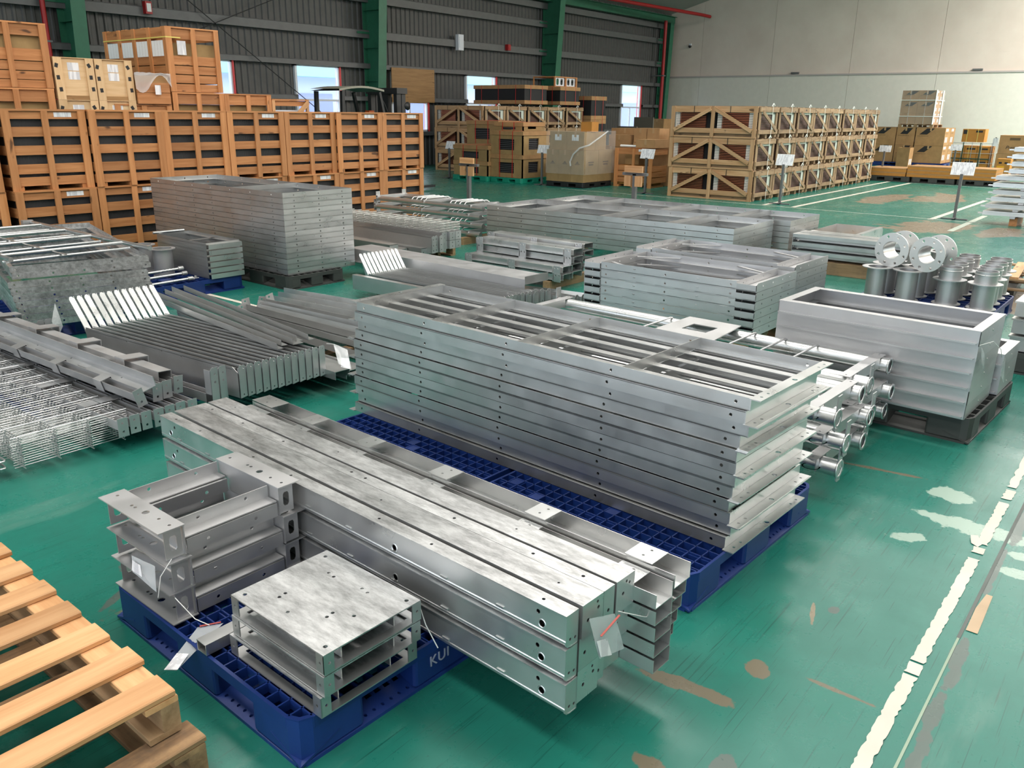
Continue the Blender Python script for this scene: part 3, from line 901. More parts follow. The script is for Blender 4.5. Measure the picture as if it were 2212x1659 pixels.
# open channels beside them, five to a column, tied at intervals by batten plates
def open_channel(battens):
    t = thing('steel_channel', '', 'channel')
    W_, H_, L = 0.093, 0.052, BL_ + 0.02
    obj('base', MB().plate([(0, 0), (W_, 0), (W_, L), (0, L)], [(W_ * .5, q, 0.0075) for q in (0.055, 0.6, 1.1, 1.6, L - 0.06)], (0, 0, 0.0025), (1, 0, 0), (0, 1, 0), 0.0025), GAL_B, t)
    obj('side_flange', MB().box(0, 0.0025, 0, L, 0.0026, H_ * 0.9), GAL_B, t)
    obj('side_flange', MB().box(W_ - 0.0025, W_, 0, L, 0.0026, H_), GAL_B, t)
    if battens:
        for y0, ln in ((0.08, 0.10), (0.50, 0.09), (0.97, 0.10), (1.42, 0.09), (1.80, 0.09), (L - 0.16, 0.16)):
            obj('batten_plate', MB().plate([(0, 0), (W_, 0), (W_, ln), (0, ln)], [(W_ * .3, ln * .5, 0.005), (W_ * .75, ln * .45, 0.005)], (0, y0, H_ + 0.0015), (1, 0, 0), (0, 1, 0), 0.002), GAL_B, t)
    return t
oc, ob_ = open_channel(False), open_channel(True)
for ci in range(2):
    for r in range(5):
        lab = 'open channel, %s of the %s column in the front bundle' % (ordt(4 - r, 5), ('near', 'outer')[ci])
        pz = r * 0.0575 + ci * 0.022
        pp = bpos(0.327 + ci * 0.1 + r * -0.003, -0.085 + (4 - r) * 0.012 * ci + 0.0, pz)
        if r == 4: src = ob_
        else: src = oc
        if src.location.length < 1e-6:
            src.location, src.rotation_euler = pp, (0, 0, BR_)
            src['label'], src['group'] = lab, 'open channels of the front bundle'
        else:
            dup(src, pp, BR_, lab, 'open channels of the front bundle')

# ------------------------------------------------------------------ tray stack and short frames on the front pallet
def tray():
    t = thing('steel_tray', '', 'tray')
    W_, D_, H_ = 0.36, 0.45, 0.066
    hs = [(0.03, 0.03, 0.007), (W_ - 0.03, 0.03, 0.007), (0.03, D_ - 0.03, 0.007), (W_ - 0.03, D_ - 0.03, 0.007)]
    for cx_, cy_, a in ((0.27, 0.30, 0), (0.09, 0.33, 1), (0.12, 0.14, 1), (0.28, 0.15, 0)):
        for k in range(2): hs.append((cx_ + (0.024 * k if a else 0.004 * k), cy_ + (0.004 * k if a else 0.03 * k), 0.006))
    hs += [(0.06, 0.245, 0.006), (0.175, 0.085, 0.006)]
    tb = 0.035
    ch = [(0, 0), (W_, 0), (W_, D_), (0, D_)]
    obj('top_plate', MB().plate(ch, hs, (0, 0, H_), (1, 0, 0), (0, 1, 0), 0.004), GAL_S, t)
    obj('bottom_lip', MB().plate(ch, [[(0.03, 0.03), (W_ - 0.03, 0.03), (W_ - 0.03, D_ - 0.03), (0.03, D_ - 0.03)], (0.018, 0.018, 0.006)], (0, 0, 0.004), (1, 0, 0), (0, 1, 0), 0.004), GAL, t)
    for x in (0.0, W_ - tb):
        obj('corner_tab', MB().plate([(0, 0), (tb, 0), (tb, H_ - 0.008), (0, H_ - 0.008)], [(tb * .55, 0.03, 0.005)], (x, 0.0, 0.004), (1, 0, 0), (0, 0, 1), 0.004), GAL, t)
    for y_ in (0.0, D_ - tb):
        obj('corner_tab', MB().plate([(0, 0), (tb, 0), (tb, H_ - 0.008), (0, H_ - 0.008)], [(tb * .5, 0.03, 0.005)], (0, y_ + tb, 0.004), (0, -1, 0), (0, 0, 1), 0.004), GAL, t)
    obj('inner_wall', MB().box(0.08, 0.084, 0.03, D_ - 0.03, 0.004, H_ - 0.004).box(W_ - 0.084, W_ - 0.08, 0.03, D_ - 0.03, 0.004, H_ - 0.004).box(0.08, W_ - 0.08, D_ * 0.5, D_ * 0.5 + 0.004, 0.004, H_ - 0.004), GAL, t)
    return t
tr = tray()
for k, (dx, dy) in enumerate(((-0.012, 0.01), (-0.004, 0.0), (0.0, 0.0))):
    lab = 'square galvanised tray with spangled top, %s of the stack of three' % ('lowest', 'middle one', 'topmost')[k]
    pos = (1.158 + dx, 1.566 + dy, 0.152 + k * 0.0685)
    if k == 0:
        tr.location, tr.rotation_euler = pos, (0, 0, rad(-1.5))
        tr['label'], tr['group'] = lab, 'trays on the front pallet'
    else: dup(tr, pos, rad(-1.5), lab, 'trays on the front pallet')
def short_frame(bottom=False):
    """two wide drilled end plates over slotted gussets, joined by angle and channel rails"""
    t = thing('spacer_framework', '', 'frame')
    W_, D_, H_ = 0.51, 0.395, 0.112
    hol = [(0.045, 0.03, 0.006), (0.04, 0.17, 0.013), (0.035, 0.23, 0.006), (0.035, 0.252, 0.006), (0.04, D_ - 0.035, 0.006), (0.045, 0.095, 0.006)]
    for sx, x0 in ((1, 0.0), (-1, W_)):
        for z in ((H_, 0.004) if bottom else (H_,)):
            b = MB()
            if sx > 0: b.plate([(-.01, 0), (0.080, 0), (0.080, D_), (-.01, D_)], hol, (x0, 0, z), (1, 0, 0), (0, 1, 0), 0.004)
            else: b.plate([(0, 0), (0.090, 0), (0.090, D_), (0, D_)], [(0.080 - u, v, r) for u, v, r in hol], (x0 - 0.080, 0, z), (1, 0, 0), (0, 1, 0), 0.004)
            obj('end_plate', b, GAL_M, t)
        xw = x0 + sx * 0.078
        obj('end_web', MB().box(min(xw, xw - sx * 0.004), max(xw, xw - sx * 0.004), 0.004, D_ - .004, 0.005, H_ - 0.005), GAL_M, t)
        for y_ in (0.012, D_ - 0.014):
            sl = [(0.030, 0.030), (0.044, 0.030), (0.049, 0.038), (0.049, 0.074), (0.044, 0.082), (0.030, 0.082), (0.025, 0.074), (0.025, 0.038)]
            b = MB()
            xa = x0 + 0.012 if sx > 0 else x0 - 0.072
            b.plate([(0, 0.005), (0.058, 0.005), (0.058, H_ - 0.005), (0, H_ - 0.005)], [[(q[0] - .008, q[1]) for q in sl]], (xa, y_, 0), (1, 0, 0), (0, 0, 1), 0.003)
            obj('slotted_gusset', b, GAL_M, t)
    for y_, sg in ((0.062, 1), (D_ - 0.012, -1)):
        obj('rail_web', MB().plate([(0.082, 0.056), (W_ - 0.082, 0.056), (W_ - 0.082, H_ - 0.008), (0.082, H_ - 0.008)], [(0.16, 0.085, 0.007), (W_ - 0.17, 0.085, 0.007)], (0, y_, 0), (1, 0, 0), (0, 0, 1), 0.004), GAL_M, t)
        obj('rail_flange', MB().box(0.082, W_ - 0.082, y_ - 0.05, y_, 0.056, 0.060), GAL_M, t)
    for y_, s2 in ((0.008, 1), (D_ - 0.075, 1)):
        obj('channel_rail', MB().plate([(0.084, 0.0), (W_ - 0.084, 0.0), (W_ - 0.084, 0.050), (0.084, 0.050)], [(0.16, 0.024, 0.007), (W_ - 0.17, 0.024, 0.007)], (0, y_, 0.003), (1, 0, 0), (0, 0, 1), 0.004)
            .box(0.084, W_ - 0.084, y_ + .004, y_ + .05, 0.049, 0.053), GAL_M, t)
    return t
for k, (dx, dy) in enumerate(((0.016, 0.008), (0.010, -0.004), (0.0, 0.0))):
    o_ = short_frame(k == 0)
    o_.location, o_.rotation_euler = (1.110 + dx, 2.278 + dy, 0.153 + k * 0.1155), (0, 0, rad(-0.8))
    o_['label'], o_['group'] = 'short grey frame with drilled end plates, %s of the stack of three' % ('lowest', 'middle one', 'topmost')[k], 'short frames on the front pallet'

t = thing('square_tube', 'short bright rectangular tube resting on the blue pallet edge beside the trays', 'tube', (1.098, 2.066, 0.153), rad(-1))
tb = MB()
for q in ((0, 0.3, 0, 0.003, 0, 0.038), (0, 0.3, 0.049, 0.052, 0, 0.038), (0, 0.3, 0.003, 0.049, 0, 0.003), (0, 0.3, 0.003, 0.049, 0.035, 0.038)): tb.box(*q)
obj('wall', tb, GAL_B, t)

# ------------------------------------------------------------------ small clear bags with tags, on wire ties
def bag(label, quad, wire, tagq=None, red=None, group=None):
    """quad: four corners of a limp flat bag; wire: tie path; tagq: corners of a white slip in it"""
    o = thing('tag_bag', label, 'bag', quad[0], 0, group)
    base = Vector(quad[0])
    def film(qd, nn, bul, seed):
        a, b, c, d = [Vector(q) - base for q in qd]
        nrm_ = (b - a).cross(d - a).normalized()
        rr = random.Random(seed)
        vs = []
        for i in range(nn + 1):
            for j in range(nn + 1):
                u, v = i / nn, j / nn
                p = a * (1 - u) * (1 - v) + b * u * (1 - v) + c * u * v + d * (1 - u) * v
                p += nrm_ * (bul * math.sin(PI * u) * math.sin(PI * v) + bul * 0.35 * (rr.random() - 0.5))
                vs.append(p)
        return vs, [(i * (nn + 1) + j, (i + 1) * (nn + 1) + j, (i + 1) * (nn + 1) + j + 1, i * (nn + 1) + j + 1) for i in range(nn) for j in range(nn)]
    b = MB()
    v1, f1 = film(quad, 6, 0.008, 3)
    v2, f2 = film(quad, 6, -0.004, 4)
    b.add(v1, f1, True).add(v2, [tuple(reversed(f)) for f in f2], True)
    obj('film', b, BAGM, o)
    if tagq:
        q = [Vector(p) - base for p in tagq]
        nrm_ = (q[1] - q[0]).cross(q[3] - q[0]).normalized() * 0.001
        obj('paper_slip', MB().add(q + [p + nrm_ for p in q], [(3, 2, 1, 0), (4, 5, 6, 7), (0, 1, 5, 4), (1, 2, 6, 5), (2, 3, 7, 6), (3, 0, 4, 7)]), PAPER, o)
    if red:
        obj('zip_strip', MB().beam(Vector(red[0]) - base, Vector(red[1]) - base, 0.006, 0.002), m_plain('red_zip_strip', hx('b4564e'), 0.5) if 'red_zip_strip' not in bpy.data.materials else bpy.data.materials['red_zip_strip'], o)
    if wire:
        obj('tie_wire', MB().tube([Vector(p) - base for p in wire], 0.0016, 5), WIRE, o)
    return o
bag('clear zip bag with a white slip tied to the ends of the front beams', [(1.638, 1.035, .453), (1.763, 1.03, .408), (1.812, 1.02, .269), (1.676, 1.02, .311)], [(1.784, 1.03, .404), (1.88, 1.0, .35), (1.99, .98, .30)],
    [(1.664, 1.022, .373), (1.717, 1.022, .354), (1.737, 1.016, .291), (1.678, 1.016, .317)], [(1.676, 1.018, .385), (1.77, 1.018, .404)])
bag('clear bag with a slip hanging at the corner of the short frame stack', [(1.093, 2.46, .359), (1.093, 2.31, .376), (1.085, 2.308, .286), (1.085, 2.45, .305)], [(1.13, 2.27, .40), (1.085, 2.265, .36), (1.085, 2.30, .27)],
    [(1.084, 2.44, .352), (1.084, 2.39, .352), (1.082, 2.385, .312), (1.082, 2.45, .312)])
bag('clear bag with a white paper slip lying over the blue pallet edge', [(1.155, 2.21, .162), (1.22, 2.165, .164), (1.02, 2.11, .125), (1.0, 2.15, .118)], [(1.124, 2.27, .262), (1.14, 2.19, .21), (1.158, 2.14, .20)],
    [(1.055, 2.165, .142), (1.075, 2.13, .145), (1.022, 2.108, .128), (1.0, 2.148, .121)], [(1.16, 2.205, .166), (1.215, 2.17, .168)])
t = thing('tie_wire', 'thin white tie wire dangling from the right corner of the tray stack', 'wire', (1.51, 1.585, 0.35))
obj('strand', MB().tube([(0, 0, 0), (0.02, -0.01, -0.03), (0.025, -0.03, -0.09), (0.03, -0.075, -0.155)], 0.002, 5), WIRE, t)

# ------------------------------------------------------------------ tall stack of ladder frames on the two blue pallets
LW, LL, LH = 0.64, 2.28, 0.0518
def ladder_frame(flip):
    """flat frame: end rails with drilled outward flange, long rails, cross bars, lengthwise slats"""
    t = thing('ladder_framework', '', 'frame')
    sg = -1 if flip else 1
    zf = (lambda z: LH - z) if flip else (lambda z: z)
    def bx(b, x0, x1, y0, y1, z0, z1):
        a, c = zf(z0), zf(z1)
        return b.box(x0, x1, y0, y1, min(a, c), max(a, c))
    for y0, out in ((0.0, -1), (LL, 1)):
        b = MB()
        bx(b, 0.0, LW, min(y0, y0 - out * 0.004), max(y0, y0 - out * 0.004), 0, LH - 0.0045)
        obj('end_rail', b, GAL_B, t)
        hs = [(0.035, 0.02, 0.006), (0.09, 0.02, 0.006), (LW - 0.035, 0.02, 0.006), (LW - 0.09, 0.02, 0.006), (LW * .5, 0.02, 0.011)]
        ya = y0 - 0.042 if out < 0 else y0 - 0.004
        z = zf(LH)
        p = [(-0.012, 0), (LW + 0.012, 0), (LW + 0.012, 0.046), (-0.012, 0.046)]
        if not flip: obj('end_flange', MB().plate(p, hs, (0, ya, z), (1, 0, 0), (0, 1, 0), 0.004), GAL_B, t)
        else: obj('end_flange', MB().plate([(-u, v) for u, v in reversed(p)], [(-u, v, r) for u, v, r in hs], (0, ya, z), (-1, 0, 0), (0, 1, 0), 0.004), GAL_B, t)
    for x0, s_ in ((0.0, 1), (LW, -1)):
        hs = [(0.06, 0.024, 0.007), (0.62, 0.024, 0.007), (1.2, 0.024, 0.007), (1.75, 0.024, 0.007), (LL - 0.06, 0.024, 0.007)]
        p = [(0.004, 0.0), (LL - 0.004, 0.0), (LL - 0.004, LH - 0.0035), (0.004, LH - 0.0035)]
        if s_ > 0: b = MB().plate([(-u, v) for u, v in reversed(p)], [(-u, v, r) for u, v, r in hs], (x0, 0, 0.001), (0, -1, 0), (0, 0, 1), 0.004)
        else: b = MB().plate(p, hs, (x0, 0, 0.001), (0, 1, 0), (0, 0, 1), 0.004)
        bx(b, min(x0, x0 + s_ * 0.036), max(x0, x0 + s_ * 0.036), 0.004, LL - 0.004, 0.001, 0.005)
        obj('long_rail', b, GAL, t)
    for f in (0.25, 0.5, 0.75):
        b = MB()
        bx(b, 0.004, LW - 0.004, LL * f - 0.002, LL * f + 0.002, 0.004, LH - 0.003)
        obj('cross_bar', b, GAL_B, t)
    for x in ((0.12, 0.245, 0.375, 0.505) if not flip else (0.165, 0.30, 0.43, 0.56)):
        b = MB()
        bx(b, x - 0.021, x + 0.021, 0.005, LL - 0.005, 0.006, 0.0095)
        obj('slat', b, GAL, t)
    return t
lf = {False: ladder_frame(False), True: ladder_frame(True)}
used = set()
rr = random.Random(5)
for k in range(12):
    fl = k % 2 == 1
    z = 0.152 + (11 - k) * 0.0522
    sh = -0.008 + 0.008 * rr.random() + (0.011 if k in (0, 2, 3, 6, 7, 10) else 0.0)
    shy = [-0.01, 0.005, -0.012, 0.03, 0.032, 0.03, 0.03, 0.04, 0.05, 0.035, 0.03, 0.045][k] * 0.7
    pos = (2.745 + sh + 0.045 * shy, 1.10 + shy, z)
    lab = 'long ladder frame, %s of the tall stack on blue pallets' % ordt(k, 12)
    p = lf[fl]
    if fl not in used:
        used.add(fl)
        p.location, p.rotation_euler = pos, (0, 0, rad(-2.9))
        p['label'], p['group'] = lab, 'ladder frames of the tall front stack'
    else: dup(p, pos, rad(-2.9), lab, 'ladder frames of the tall front stack')

# ------------------------------------------------------------------ rectangular lipped frames on the charcoal pallet
def lipped_frame(W_, L_, H_, rim=0.055, lip=0.034, mt=GAL_M):
    t = thing('lipped_framework', '', 'frame')
    for nm, (a, b, c, d) in (('front_rail', ((0, L_), (0, 0), (rim, rim), (rim, L_ - rim))), ('back_rail', ((W_, 0), (W_, L_), (W_ - rim, L_ - rim), (W_ - rim, rim))),
                             ('near_rail', ((0, 0), (W_, 0), (W_ - rim, rim), (rim, rim))), ('far_rail', ((W_, L_), (0, L_), (rim, L_ - rim), (W_ - rim, L_ - rim)))):
        m_ = MB()
        z = H_
        ring = [a, b, c, d]
        m_.add([(x, y_, zz) for zz in (z - 0.004, z) for x, y_ in ring], [(3, 2, 1, 0), (4, 5, 6, 7), (0, 1, 5, 4), (1, 2, 6, 5), (2, 3, 7, 6), (3, 0, 4, 7)])
        d_ = Vector((b[0] - a[0], b[1] - a[1], 0)).normalized()
        inn = Vector((-d_.y, d_.x, 0)) * 0.004
        pts = [Vector((*a, 0)), Vector((*b, 0)), Vector((*b, 0)) + inn, Vector((*a, 0)) + inn]
        m_.add([(p.x, p.y, zz) for zz in (0, z - 0.004) for p in pts], [(3, 2, 1, 0), (4, 5, 6, 7), (0, 1, 5, 4), (1, 2, 6, 5), (2, 3, 7, 6), (3, 0, 4, 7)])
        obj(nm, m_, mt, t)
    for x0, x1 in ((-lip, 0.0), (W_, W_ + lip)):
        s0 = x0 < 0
        obj('outer_lip', MB().sheet([(x0, 0.024), (x0, 0.015), (0.0, 0.015)] if s0 else [(W_, 0.015), (x1, 0.015), (x1, 0.024)], 0.004, 0.012, L_ - 0.012), mt, t)
    for y_ in (0.06, L_ - 0.09):
        obj('rivet', MB().lathe([(0.0, 0.004), (0.005, 0.003), (0.007, 0.0)], 8), GAL_B, t, (W_ * 0.5, -0.0 if y_ < 0.5 else L_, H_ * .5), (PI / 2 if y_ < 0.5 else -PI / 2, 0, 0))
    return t
df = lipped_frame(0.57, 1.135, 0.085)
for k in range(6):
    lab = 'grey frame with outer lips, %s of six on the charcoal pallet' % ordt(k, 6)
    pos = (4.925 + 0.004 * k, 0.73 + 0.0015 * k, 0.152 + (5 - k) * 0.0855)
    if k == 0:
        df.location, df.rotation_euler = pos, (0, 0, rad(-2.2))
        df['label'], df['group'] = lab, 'lipped frames on the charcoal pallet'
    else: dup(df, pos, rad(-2.2), lab, 'lipped frames on the charcoal pallet')
dg = lipped_frame(0.42, 1.05, 0.085, 0.06, 0.03)
for k in range(3):
    lab = 'smaller matt grey frame behind the lipped frame stack, %s of three' % ('lowest', 'middle', 'topmost')[k]
    pos = (5.56, 0.68, 0.152 + k * 0.0855)
    if k == 0:
        dg.location, dg.rotation_euler = pos, (0, 0, rad(-2.2))
        dg['label'], dg['group'] = lab, 'smaller frames on the charcoal pallet'
    else: dup(dg, pos, rad(-2.2), lab, 'smaller frames on the charcoal pallet')
bag('clear bag tied to the near corner of the lipped frame stack', [(4.90, 0.715, .59), (4.905, 0.70, .50), (5.06, 0.705, .42), (5.03, 0.71, .52)], [(4.88, 0.72, .60), (5.02, .68, .60), (5.2, .66, .52), (5.30, .66, .45)])
bag('clear bag hanging beside the smaller grey frames at the right', [(5.30, 0.655, .44), (5.40, 0.655, .43), (5.50, 0.65, .25), (5.34, 0.655, .34)], None)

# ------------------------------------------------------------------ deep frames with U-shaped side rails, two stacks in the middle
def rail_frame(W_, L_, H_, k_=0.16):
    t = thing('rail_framework', '', 'frame')
    for x0, s_, nm in ((0.0, 1, 'front_rail'), (W_, -1, 'back_rail')):
        hs = [(0.16 + 0.05, H_ * .5, 0.009), (L_ * .5, H_ * .5, 0.009), (L_ - 0.21, H_ * .5, 0.009)]
        p = [(k_, 0), (L_ - k_, 0), (L_ - k_, H_), (k_, H_)]
        if s_ > 0: b = MB().plate([(-u, v) for u, v in reversed(p)], [(-u, v, r) for u, v, r in hs], (x0, 0, 0), (0, -1, 0), (0, 0, 1), 0.004)
        else: b = MB().plate(p, hs, (x0, 0, 0), (0, 1, 0), (0, 0, 1), 0.004)
        b.box(min(x0, x0 + s_ * 0.05), max(x0, x0 + s_ * 0.05), k_, L_ - k_, 0.006, 0.010)
        obj(nm, b, GAL_M, t)
    for y0, y1 in ((0.0, k_), (L_ - k_, L_)):
        xa, xb = -0.01, W_ + 0.01
        hs = [(0.12 + q, H_ * .55, 0.007) for q in (0.0, 0.18, 0.36, 0.5)]
        b = MB().plate([(0.0, 0.0), (xb - xa, 0.0), (xb - xa, H_ - 0.012), (xb - xa - 0.02, H_), (0.02, H_), (0.0, H_ - 0.012)], hs, (xa, y0, 0), (1, 0, 0), (0, 0, 1), 0.004)
        b.plate([(0.0, 0.0), (xb - xa, 0.0), (xb - xa, H_), (0.0, H_)], hs, (xa, y1, 0), (1, 0, 0), (0, 0, 1), 0.004)
        b.box(xa, xb, y0 + 0.004, y1 - 0.004, 0.004, 0.008)
        obj('side_channel', b, GAL_M, t)
        for xe in (xa, xb - 0.004):
            q = [(y0, 0.010), (y0 + 0.012, 0.002), (y1 - 0.012, 0.002), (y1, 0.010), (y1, H_ - 0.016), (y0, H_ - 0.016)]
            if xe == xa: obj('end_cap', MB().plate([(-u, v) for u, v in reversed(q)], [], (xe, 0, 0), (0, -1, 0), (0, 0, 1), 0.004), GAL_M, t)
            else: obj('end_cap', MB().plate(q, [], (xb, 0, 0), (0, 1, 0), (0, 0, 1), 0.004), GAL_M, t)
    for y0, s_ in ((k_, 1), (L_ - k_, -1)):
        for x0, sx in ((0.004, 1), (W_ - 0.004, -1)):
            obj('corner_brace', MB().beam((x0, y0 + s_ * 0.34, H_ * .62), (x0 + sx * 0.17, y0 + s_ * 0.004, H_ * .62), 0.03, 0.006), GAL_M, t)
    return t
ef = rail_frame(0.745, 1.55, 0.067)
for st, (bx_, by_, n, nm) in enumerate(((5.86, 2.375, 6, 'nearer'), (6.875, 2.47, 6, 'farther'))):
    for k in range(n):
        lab = 'grey frame with U-shaped side rails, %s of the %s middle stack' % (ordt(k, n), nm)
        pos = (bx_ + 0.002 * k, by_, 0.150 + (n - 1 - k) * 0.0695 - 0.01 * st)
        if st == 0 and k == 0:
            ef.location, ef.rotation_euler = pos, (0, 0, rad(-1.0))
            ef['label'], ef['group'] = lab, 'grey frames with U-shaped rails'
        else: dup(ef, pos, rad(-1.0), lab, 'grey frames with U-shaped rails')
for k, (x, y_) in enumerate(((5.87, 2.42), (6.88, 2.5))):
    wood_pallet('wooden pallet under the %s middle stack of grey frames' % ('nearer', 'farther')[k], (x, y_, 0.0), rad(-1), 0.72, 1.45, (GREYWOOD, GREYWOOD, GREYWOOD), 7, 0.139)

# ------------------------------------------------------------------ pipe racks right of the tall stack
PR = 0.043
def pipe_rack(L_, front=True):
    """two long pipes joined by bent rungs, angle bars across the ends, flat drilled plates on the pipe ends"""
    t = thing('pipe_rack', '', 'rack')
    W_ = 0.50
    for i, x in enumerate((0.06, W_)):
        b = MB().tube([(x, -0.11 if i == 0 else -0.07, 0), (x, L_, 0)], PR, 14, False)
        b.lathe([(PR * 0.86, 0.0), (PR, 0.0)], 14)
        obj('pipe', b, GAL_T, t)
        for y0, d in ((-0.115 if i == 0 else -0.075, 1), (L_ + 0.005, 1)):
            up_ = (i == 0) == (y0 < 0)
            zz = (-0.065, 0.115) if up_ else (-0.145, 0.045)
            if i == 0 or y0 > 0:
                obj('end_plate', MB().plate([(-0.026, zz[0] + 0.01), (-0.016, zz[0]), (0.026, zz[0]), (0.026, zz[1]), (-0.026, zz[1])], [(0.0, zz[0] + 0.025, 0.005), (0.0, zz[1] - 0.02, 0.005), (0.012, 0.0, 0.005)],
                    (x, y0, 0), (1, 0, 0), (0, 0, 1), 0.005), GAL_M, t)
        ro = [(PR * 0.8, 0.0), (PR, 0.0), (PR, 0.002), (PR * 0.8, 0.002)]
        obj('pipe_end', MB().lathe([(PR * 0.78, -0.002), (PR * 1.12, -0.002), (PR * 1.12, 0.006), (PR * 0.78, 0.006)], 14, True, True), GAL_B, t, (x, -0.112 if i == 0 else -0.072, 0), (PI / 2, 0, 0))
    for y_ in (0.0, L_ - 0.06):
        obj('angle_bar', MB().plate([(-0.02, -0.03), (W_ + 0.06, -0.03), (W_ + 0.06, 0.03), (-0.02, 0.03)], [(0.01, 0.0, 0.006), (W_ + 0.03, 0.0, 0.006)], (0, y_, PR + 0.004), (1, 0, 0), (0, 1, 0), 0.004)
            .box(-0.02, 0.06 - PR, y_ - 0.03, y_ - 0.026, -0.012, PR).box(0.06 + PR, W_ - PR, y_ - 0.03, y_ - 0.026, -0.012, PR).box(W_ + PR, W_ + 0.06, y_ - 0.03, y_ - 0.026, -0.012, PR), GAL_M, t)
    y_ = 0.34
    while y_ < 1.35:
        obj('rung', MB().tube([(0.06, y_, PR * 0.9), (0.085, y_, PR + 0.006), (W_ - 0.03, y_, PR + 0.008), (W_ - 0.005, y_, PR + 0.004), (W_ + .008, y_, PR * 0.8)], 0.0065, 7), GAL_M, t)
        y_ += 0.20
    return t
pr = pipe_rack(2.3)
RK = [(4.36, 1.235, 0.405), (3.765, 1.205, 0.395), (4.30, 1.19, 0.275), (3.80, 1.16, 0.27), (4.34, 1.22, 0.142), (3.78, 1.17, 0.142)]
NMR = ('top layer, right-hand one', 'top layer, next to the ladder frame stack', 'middle layer, right-hand one', 'middle layer, next to the ladder frame stack', 'lowest layer, right-hand one', 'lowest layer, next to the ladder frame stack')
for k, p_ in enumerate(RK):
    lab = 'galvanised pipe rack with drilled end plates, %s' % NMR[k]
    if k == 0:
        pr.location, pr.rotation_euler = p_, (0, 0, rad(-2.0))
        pr['label'], pr['group'] = lab, 'pipe racks beside the tall stack'
    else: dup(pr, p_, rad(-2.0), lab, 'pipe racks beside the tall stack')
pp = thing('pipe_bracket_plate', 'flat grey plate with a rectangular hole on the top pipe rack', 'plate', (4.42, 2.05, 0.462), rad(-2))
obj('plate', MB().plate([(0, 0), (0.52, 0.05), (0.52, 0.42), (0, 0.42)], [[(0.2, 0.13), (0.36, 0.13), (0.36, 0.30), (0.2, 0.30)]], (0, 0, 0.006), (1, 0, 0), (0, 1, 0), 0.006), GAL_M, pp)
for k, y_ in enumerate((1.9, 3.1)):
    tt = thing('wooden_bearer', 'wooden bearer under the pipe racks, %s one' % ('near', 'far')[k], 'timber', (3.75, y_, 0))
    board('beam', 1.12, 0.1, 0.094, GREYWOOD, tt, (0.57, 0.05, 0.048))

# ------------------------------------------------------------------ block of perimeter frames (and two more at the back)
def perimeter_frame(name, W_, L_, H_, cross, holes_n, lip=0.05, mt=GAL, mt2=None):
    t = thing(name, '', 'frame')
    mt2 = mt2 or mt
    for x0, s_ in ((0.0, 1), (W_, -1)):
        hs = [(L_ * (q + 0.5) / holes_n, H_ * .5, 0.008) for q in range(holes_n)]
        p = [(0, 0), (L_, 0), (L_, H_ - 0.001), (0, H_ - 0.001)]
        if s_ > 0: b = MB().plate([(-u, v) for u, v in reversed(p)], [(-u, v, r) for u, v, r in hs], (x0, 0, 0), (0, -1, 0), (0, 0, 1), 0.004)
        else: b = MB().plate(p, hs, (x0, 0, 0), (0, 1, 0), (0, 0, 1), 0.004)
        b.box(min(x0, x0 + s_ * lip), max(x0, x0 + s_ * lip), 0.004, L_ - 0.004, 0.0, 0.004)
        obj('long_rail', b, mt, t)
    for y0, s_ in ((0.0, 1), (L_, -1)):
        hs = [(W_ * q, H_ * .5, 0.008) for q in (0.15, 0.5, 0.85)]
        p = [(0.004, 0), (W_ - 0.004, 0), (W_ - 0.004, H_ - 0.001), (0.004, H_ - 0.001)]
        if s_ > 0: b = MB().plate(p, hs, (0, y0, 0), (1, 0, 0), (0, 0, 1), 0.004)
        else: b = MB().plate([(-u, v) for u, v in reversed(p)], [(-u, v, r) for u, v, r in hs], (0, y0, 0), (-1, 0, 0), (0, 0, 1), 0.004)
        b.box(0.004, W_ - 0.004, min(y0, y0 + s_ * lip), max(y0, y0 + s_ * lip), 0.0041, 0.008)
        obj('end_rail', b, mt2, t)
    for f in cross:
        obj('cross_bar', MB().box(0.004, W_ - 0.004, L_ * f - 0.002, L_ * f + 0.002, 0.0, H_ - 0.002).box(0.004, W_ - 0.004, L_ * f, L_ * f + lip * 1.5, 0.0085, 0.0125), mt, t)
    return t
def pile(fr, base, rz, n, pitch, labf, group, jit=0.0):
    rr = random.Random(n)
    for k in range(n):
        pos = (base[0] + jit * (rr.random() - .5), base[1] + jit * (rr.random() - .5), base[2] + (n - 1 - k) * pitch)
        if k == 0:
            fr.location, fr.rotation_euler = pos, (0, 0, rz)
            fr['label'], fr['group'] = labf(k), group
        else: dup(fr, pos, rz, labf(k), group)
pile(perimeter_frame('perimeter_framework', 0.87, 2.62, 0.054, (0.36,), 7, 0.06, GAL, GAL_B), (5.075, 7.0, 0.142), rad(-1.2), 15, 0.055,
     lambda k: 'rectangular frame, %s of the tall block before the crate wall' % ordt(k, 15), 'frames of the tall block')
pile(perimeter_frame('perimeter_framework', 1.13, 3.55, 0.067, (0.2, 0.24, 0.48, 0.5, 0.8), 9, 0.07, GAL), (8.68, 3.85, 0.15), rad(0.5), 6, 0.0685,
     lambda k: 'large grey frame, %s of the nearer long stack at the back' % ordt(k, 6), 'large frames at the back')
pile(perimeter_frame('perimeter_framework', 1.0, 3.65, 0.067, (0.18, 0.22, 0.46, 0.5, 0.8), 9, 0.07, GAL), (9.92, 3.69, 0.14), rad(0.3), 6, 0.0685,
     lambda k: 'large grey frame, %s of the farther long stack at the back' % ordt(k, 6), 'large frames at the back')
